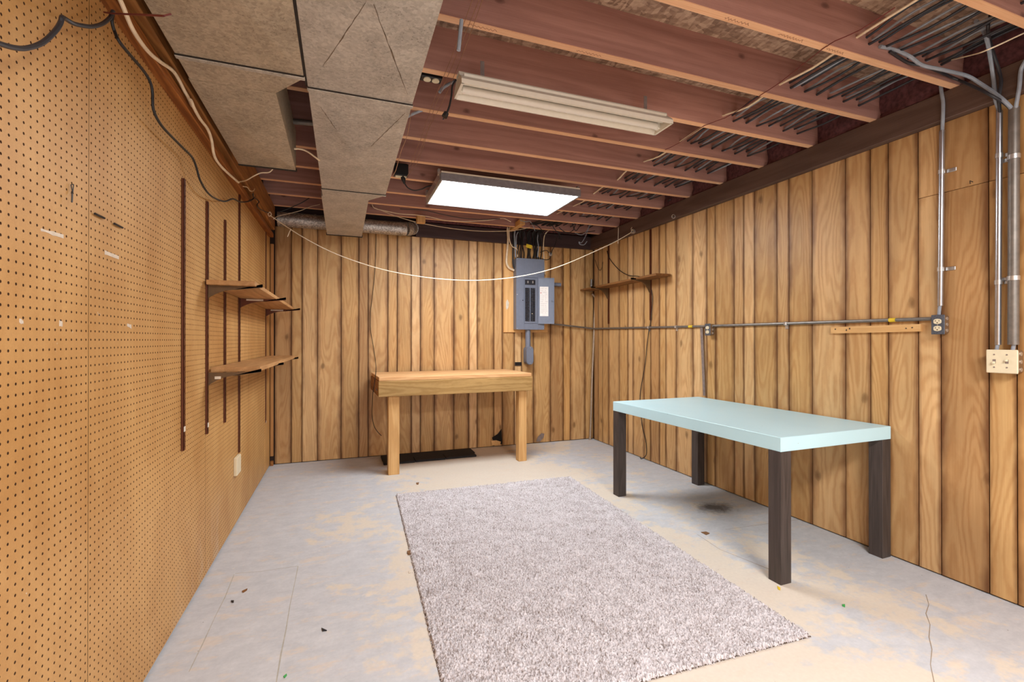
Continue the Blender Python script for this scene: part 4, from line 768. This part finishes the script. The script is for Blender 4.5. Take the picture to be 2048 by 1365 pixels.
for f in (.08,.14,.76,.80,.94): 
    yy=y0+(y1-y0)*f; part('nail_hole',MB().cyl((3.0865,yy,q3[1][2]+rnd.uniform(-.01,.01)),(3.089,yy,q3[1][2]),.004,8),M['slot'],bt)
solo('metal_strip',MB().prism([(q[1],q[2]) for q in [(3.090,3.427,1.435),(3.090,3.395,1.434),(3.090,3.362,0.798),(3.090,3.390,0.795)]],'x',3.09,3.094),M['weathered'],'narrow weathered metal strip leaning on the wall behind the blue table','strip')
solo('wall_nail',T([(3.100,1.459,2.130),(3.085,1.464,2.136),(3.080,1.461,2.119)],.002,6,1),M['black'],'bent nail in the right wall at the panel seam','nail')

# ---------------------------------------------------------------- table
tb_=thing('parsons_table','pale blue topped table with thick dark legs against the right wall','table',(2.182,1.828,0),rot=R(1.2))
TW,TL,TH=.915,1.575,.784
part('tabletop',B(0,TW,0,TL,TH-.077,TH,.002),M['table'],tb_,local=True)
for x,y in ((.001,.001),(TW-.078,.001),(.001,TL-.078),(TW-.078,TL-.078)): part('leg',B(x,x+.077,y,y+.077,0,TH-.078,.0015),M['leg_dark'],tb_,local=True)

# ---------------------------------------------------------------- rug
c_fl=Vector((.422,3.992,0)); c_fr=Vector((2.024,3.951,0)); c_nr=Vector((1.929,1.468,0)); c_nl=Vector((.345,1.512,0))
rg=thing('area_rug','shaggy grey area rug lying on the concrete in the middle of the room','rug',tuple((c_fl+c_fr+c_nr+c_nl)/4))
N1,N2=500,780; r_=np.random.default_rng(3)
U,Vv=np.meshgrid(np.linspace(0,1,N1),np.linspace(0,1,N2),indexing='ij')
A=[np.array(q) for q in (c_nl,c_nr,c_fr,c_fl)]
Pp=(A[0][None,None]*((1-U)*(1-Vv))[...,None]+A[1]*(U*(1-Vv))[...,None]+A[2]*(U*Vv)[...,None]+A[3]*((1-U)*Vv)[...,None])
def blur(a,n):
    for _ in range(n): a=(a+np.roll(a,1,0)+np.roll(a,-1,0)+np.roll(a,1,1)+np.roll(a,-1,1))/5
    return a
lowf=blur(r_.standard_normal((N1,N2)),60); lowf/=lowf.std()
mid=blur(r_.standard_normal((N1,N2)),1); mid/=mid.std()
hgt=.013+.0032*mid+.0030*r_.standard_normal((N1,N2))+.0015*lowf
Pp[...,0]+=r_.uniform(-.0014,.0014,(N1,N2)); Pp[...,1]+=r_.uniform(-.0014,.0014,(N1,N2)); Pp[...,2]=np.clip(hgt,.004,.03)
edge=np.minimum(np.minimum(np.arange(N1)[:,None],N1-1-np.arange(N1)[:,None]),np.minimum(np.arange(N2)[None],N2-1-np.arange(N2)[None]))
Pp[...,2]*=np.clip((edge+.0)/2.,0.12,1); 
jit=r_.normal(0,.003,(N1,N2)); Pp[...,0]+=np.where(edge<2,jit,0); Pp[...,1]+=np.where(edge<2,r_.normal(0,.003,(N1,N2)),0)
me=bpy.data.meshes.new('pile'); idx=np.arange(N1*N2).reshape(N1,N2)
Qd=np.stack([idx[:-1,:-1],idx[1:,:-1],idx[1:,1:],idx[:-1,1:]],-1).reshape(-1,4)
me.vertices.add(N1*N2); me.vertices.foreach_set('co',(Pp-np.array(LOC[rg.name])).reshape(-1).astype(np.float32))
me.loops.add(len(Qd)*4); me.loops.foreach_set('vertex_index',Qd.ravel().astype(np.int32)); me.polygons.add(len(Qd)); me.polygons.foreach_set('loop_start',(np.arange(len(Qd))*4).astype(np.int32)); me.update(calc_edges=True)
pal=np.array([srgb(*q)[:3] for q in ((218,213,216),(198,192,195),(170,161,161),(130,118,110))])
pick=np.clip(1.15-.35*mid-.2*lowf+r_.normal(0,.9,(N1,N2)),0,3).round().astype(int)
colr=np.ones((N1*N2,4),np.float32); colr[:,:3]=pal[pick].reshape(-1,3); 
ca=me.color_attributes.new('yarn','FLOAT_COLOR','POINT'); ca.data.foreach_set('color',colr.ravel())
me.materials.append(M['rug']); po=link('pile',me,rg); po['kind']='stuff'
bk=MB(); ins=.004; cc=[c_nl,c_nr,c_fr,c_fl]; bk.add([(q.x,q.y,.0005) for q in cc]+[(q.x,q.y,.004) for q in cc],[(0,1,2,3),(7,6,5,4)]+[(i,(i+1)%4,(i+1)%4+4,i+4) for i in range(4)])
part('backing',bk,M['rug_back'],rg)

# ---------------------------------------------------------------- bits on the floor
def chip(pts,mat,lab,cat,h=.004): 
    m=MB(); m.prism([(q[0],q[1]) for q in pts],'z',.0006,.0006+h); solo(cat.replace(' ','_'),m,mat,lab,cat)
chip([(-0.088,2.267,-0.000),(-0.064,2.239,0.000),(-0.083,2.242,0.000)],M['black'],'small black triangular chip on the floor left of the rug','chip')
chip([(-0.487,2.741,0.000),(-0.465,2.759,0.000),(-0.465,2.743,-0.000),(-0.479,2.723,0.000)],M['shelf_brown'],'thin dark wood splinter on the floor beside the pegboard wall','splinter')
chip([(-0.521,2.660,0.000),(-0.507,2.655,0.000),(-0.505,2.636,0.000),(-0.516,2.644,0.000)],M['black'],'tiny dark crumb on the floor near the wood splinter','crumb')
chip([(-0.213,1.991,0.000),(-0.203,2.002,0.000),(-0.201,1.993,0.000),(-0.208,1.981,0.000)],M['green'],'green plastic scrap on the floor at the lower left','scrap')
chip([(2.156,1.830,0.000),(2.155,1.809,0.000),(2.136,1.795,-0.000),(2.135,1.806,0.000)],M['yellow'],'yellow scrap on the floor by the near table leg','scrap')
chip([(2.305,1.593,0.000),(2.319,1.588,0.000),(2.297,1.573,0.000),(2.294,1.583,0.000)],M['green'],'green scrap on the floor right of the near table leg','scrap')
chip([(2.278,2.519,0.000),(2.316,2.514,0.000),(2.320,2.486,0.000),(2.280,2.475,0.000)],M['leaf'],'dry leaf on the floor between rug and table','leaf')
chip([(0.372,2.898,0.000),(0.397,2.904,0.000),(0.392,2.863,0.000),(0.374,2.862,0.000)],M['leaf'],'tan crumb at the left edge of the rug','crumb',.01)
chip([(0.350,2.658,0.000),(0.366,2.658,0.000),(0.361,2.636,0.000),(0.349,2.634,0.000)],M['tape'],'white paper bit at the left edge of the rug','paper bit')
chip([(0.630,4.279,0.000),(0.658,4.284,-0.000),(0.644,4.227,0.000),(0.628,4.233,0.000)],M['leaf'],'brown crumb on the floor in front of the workbench','crumb')
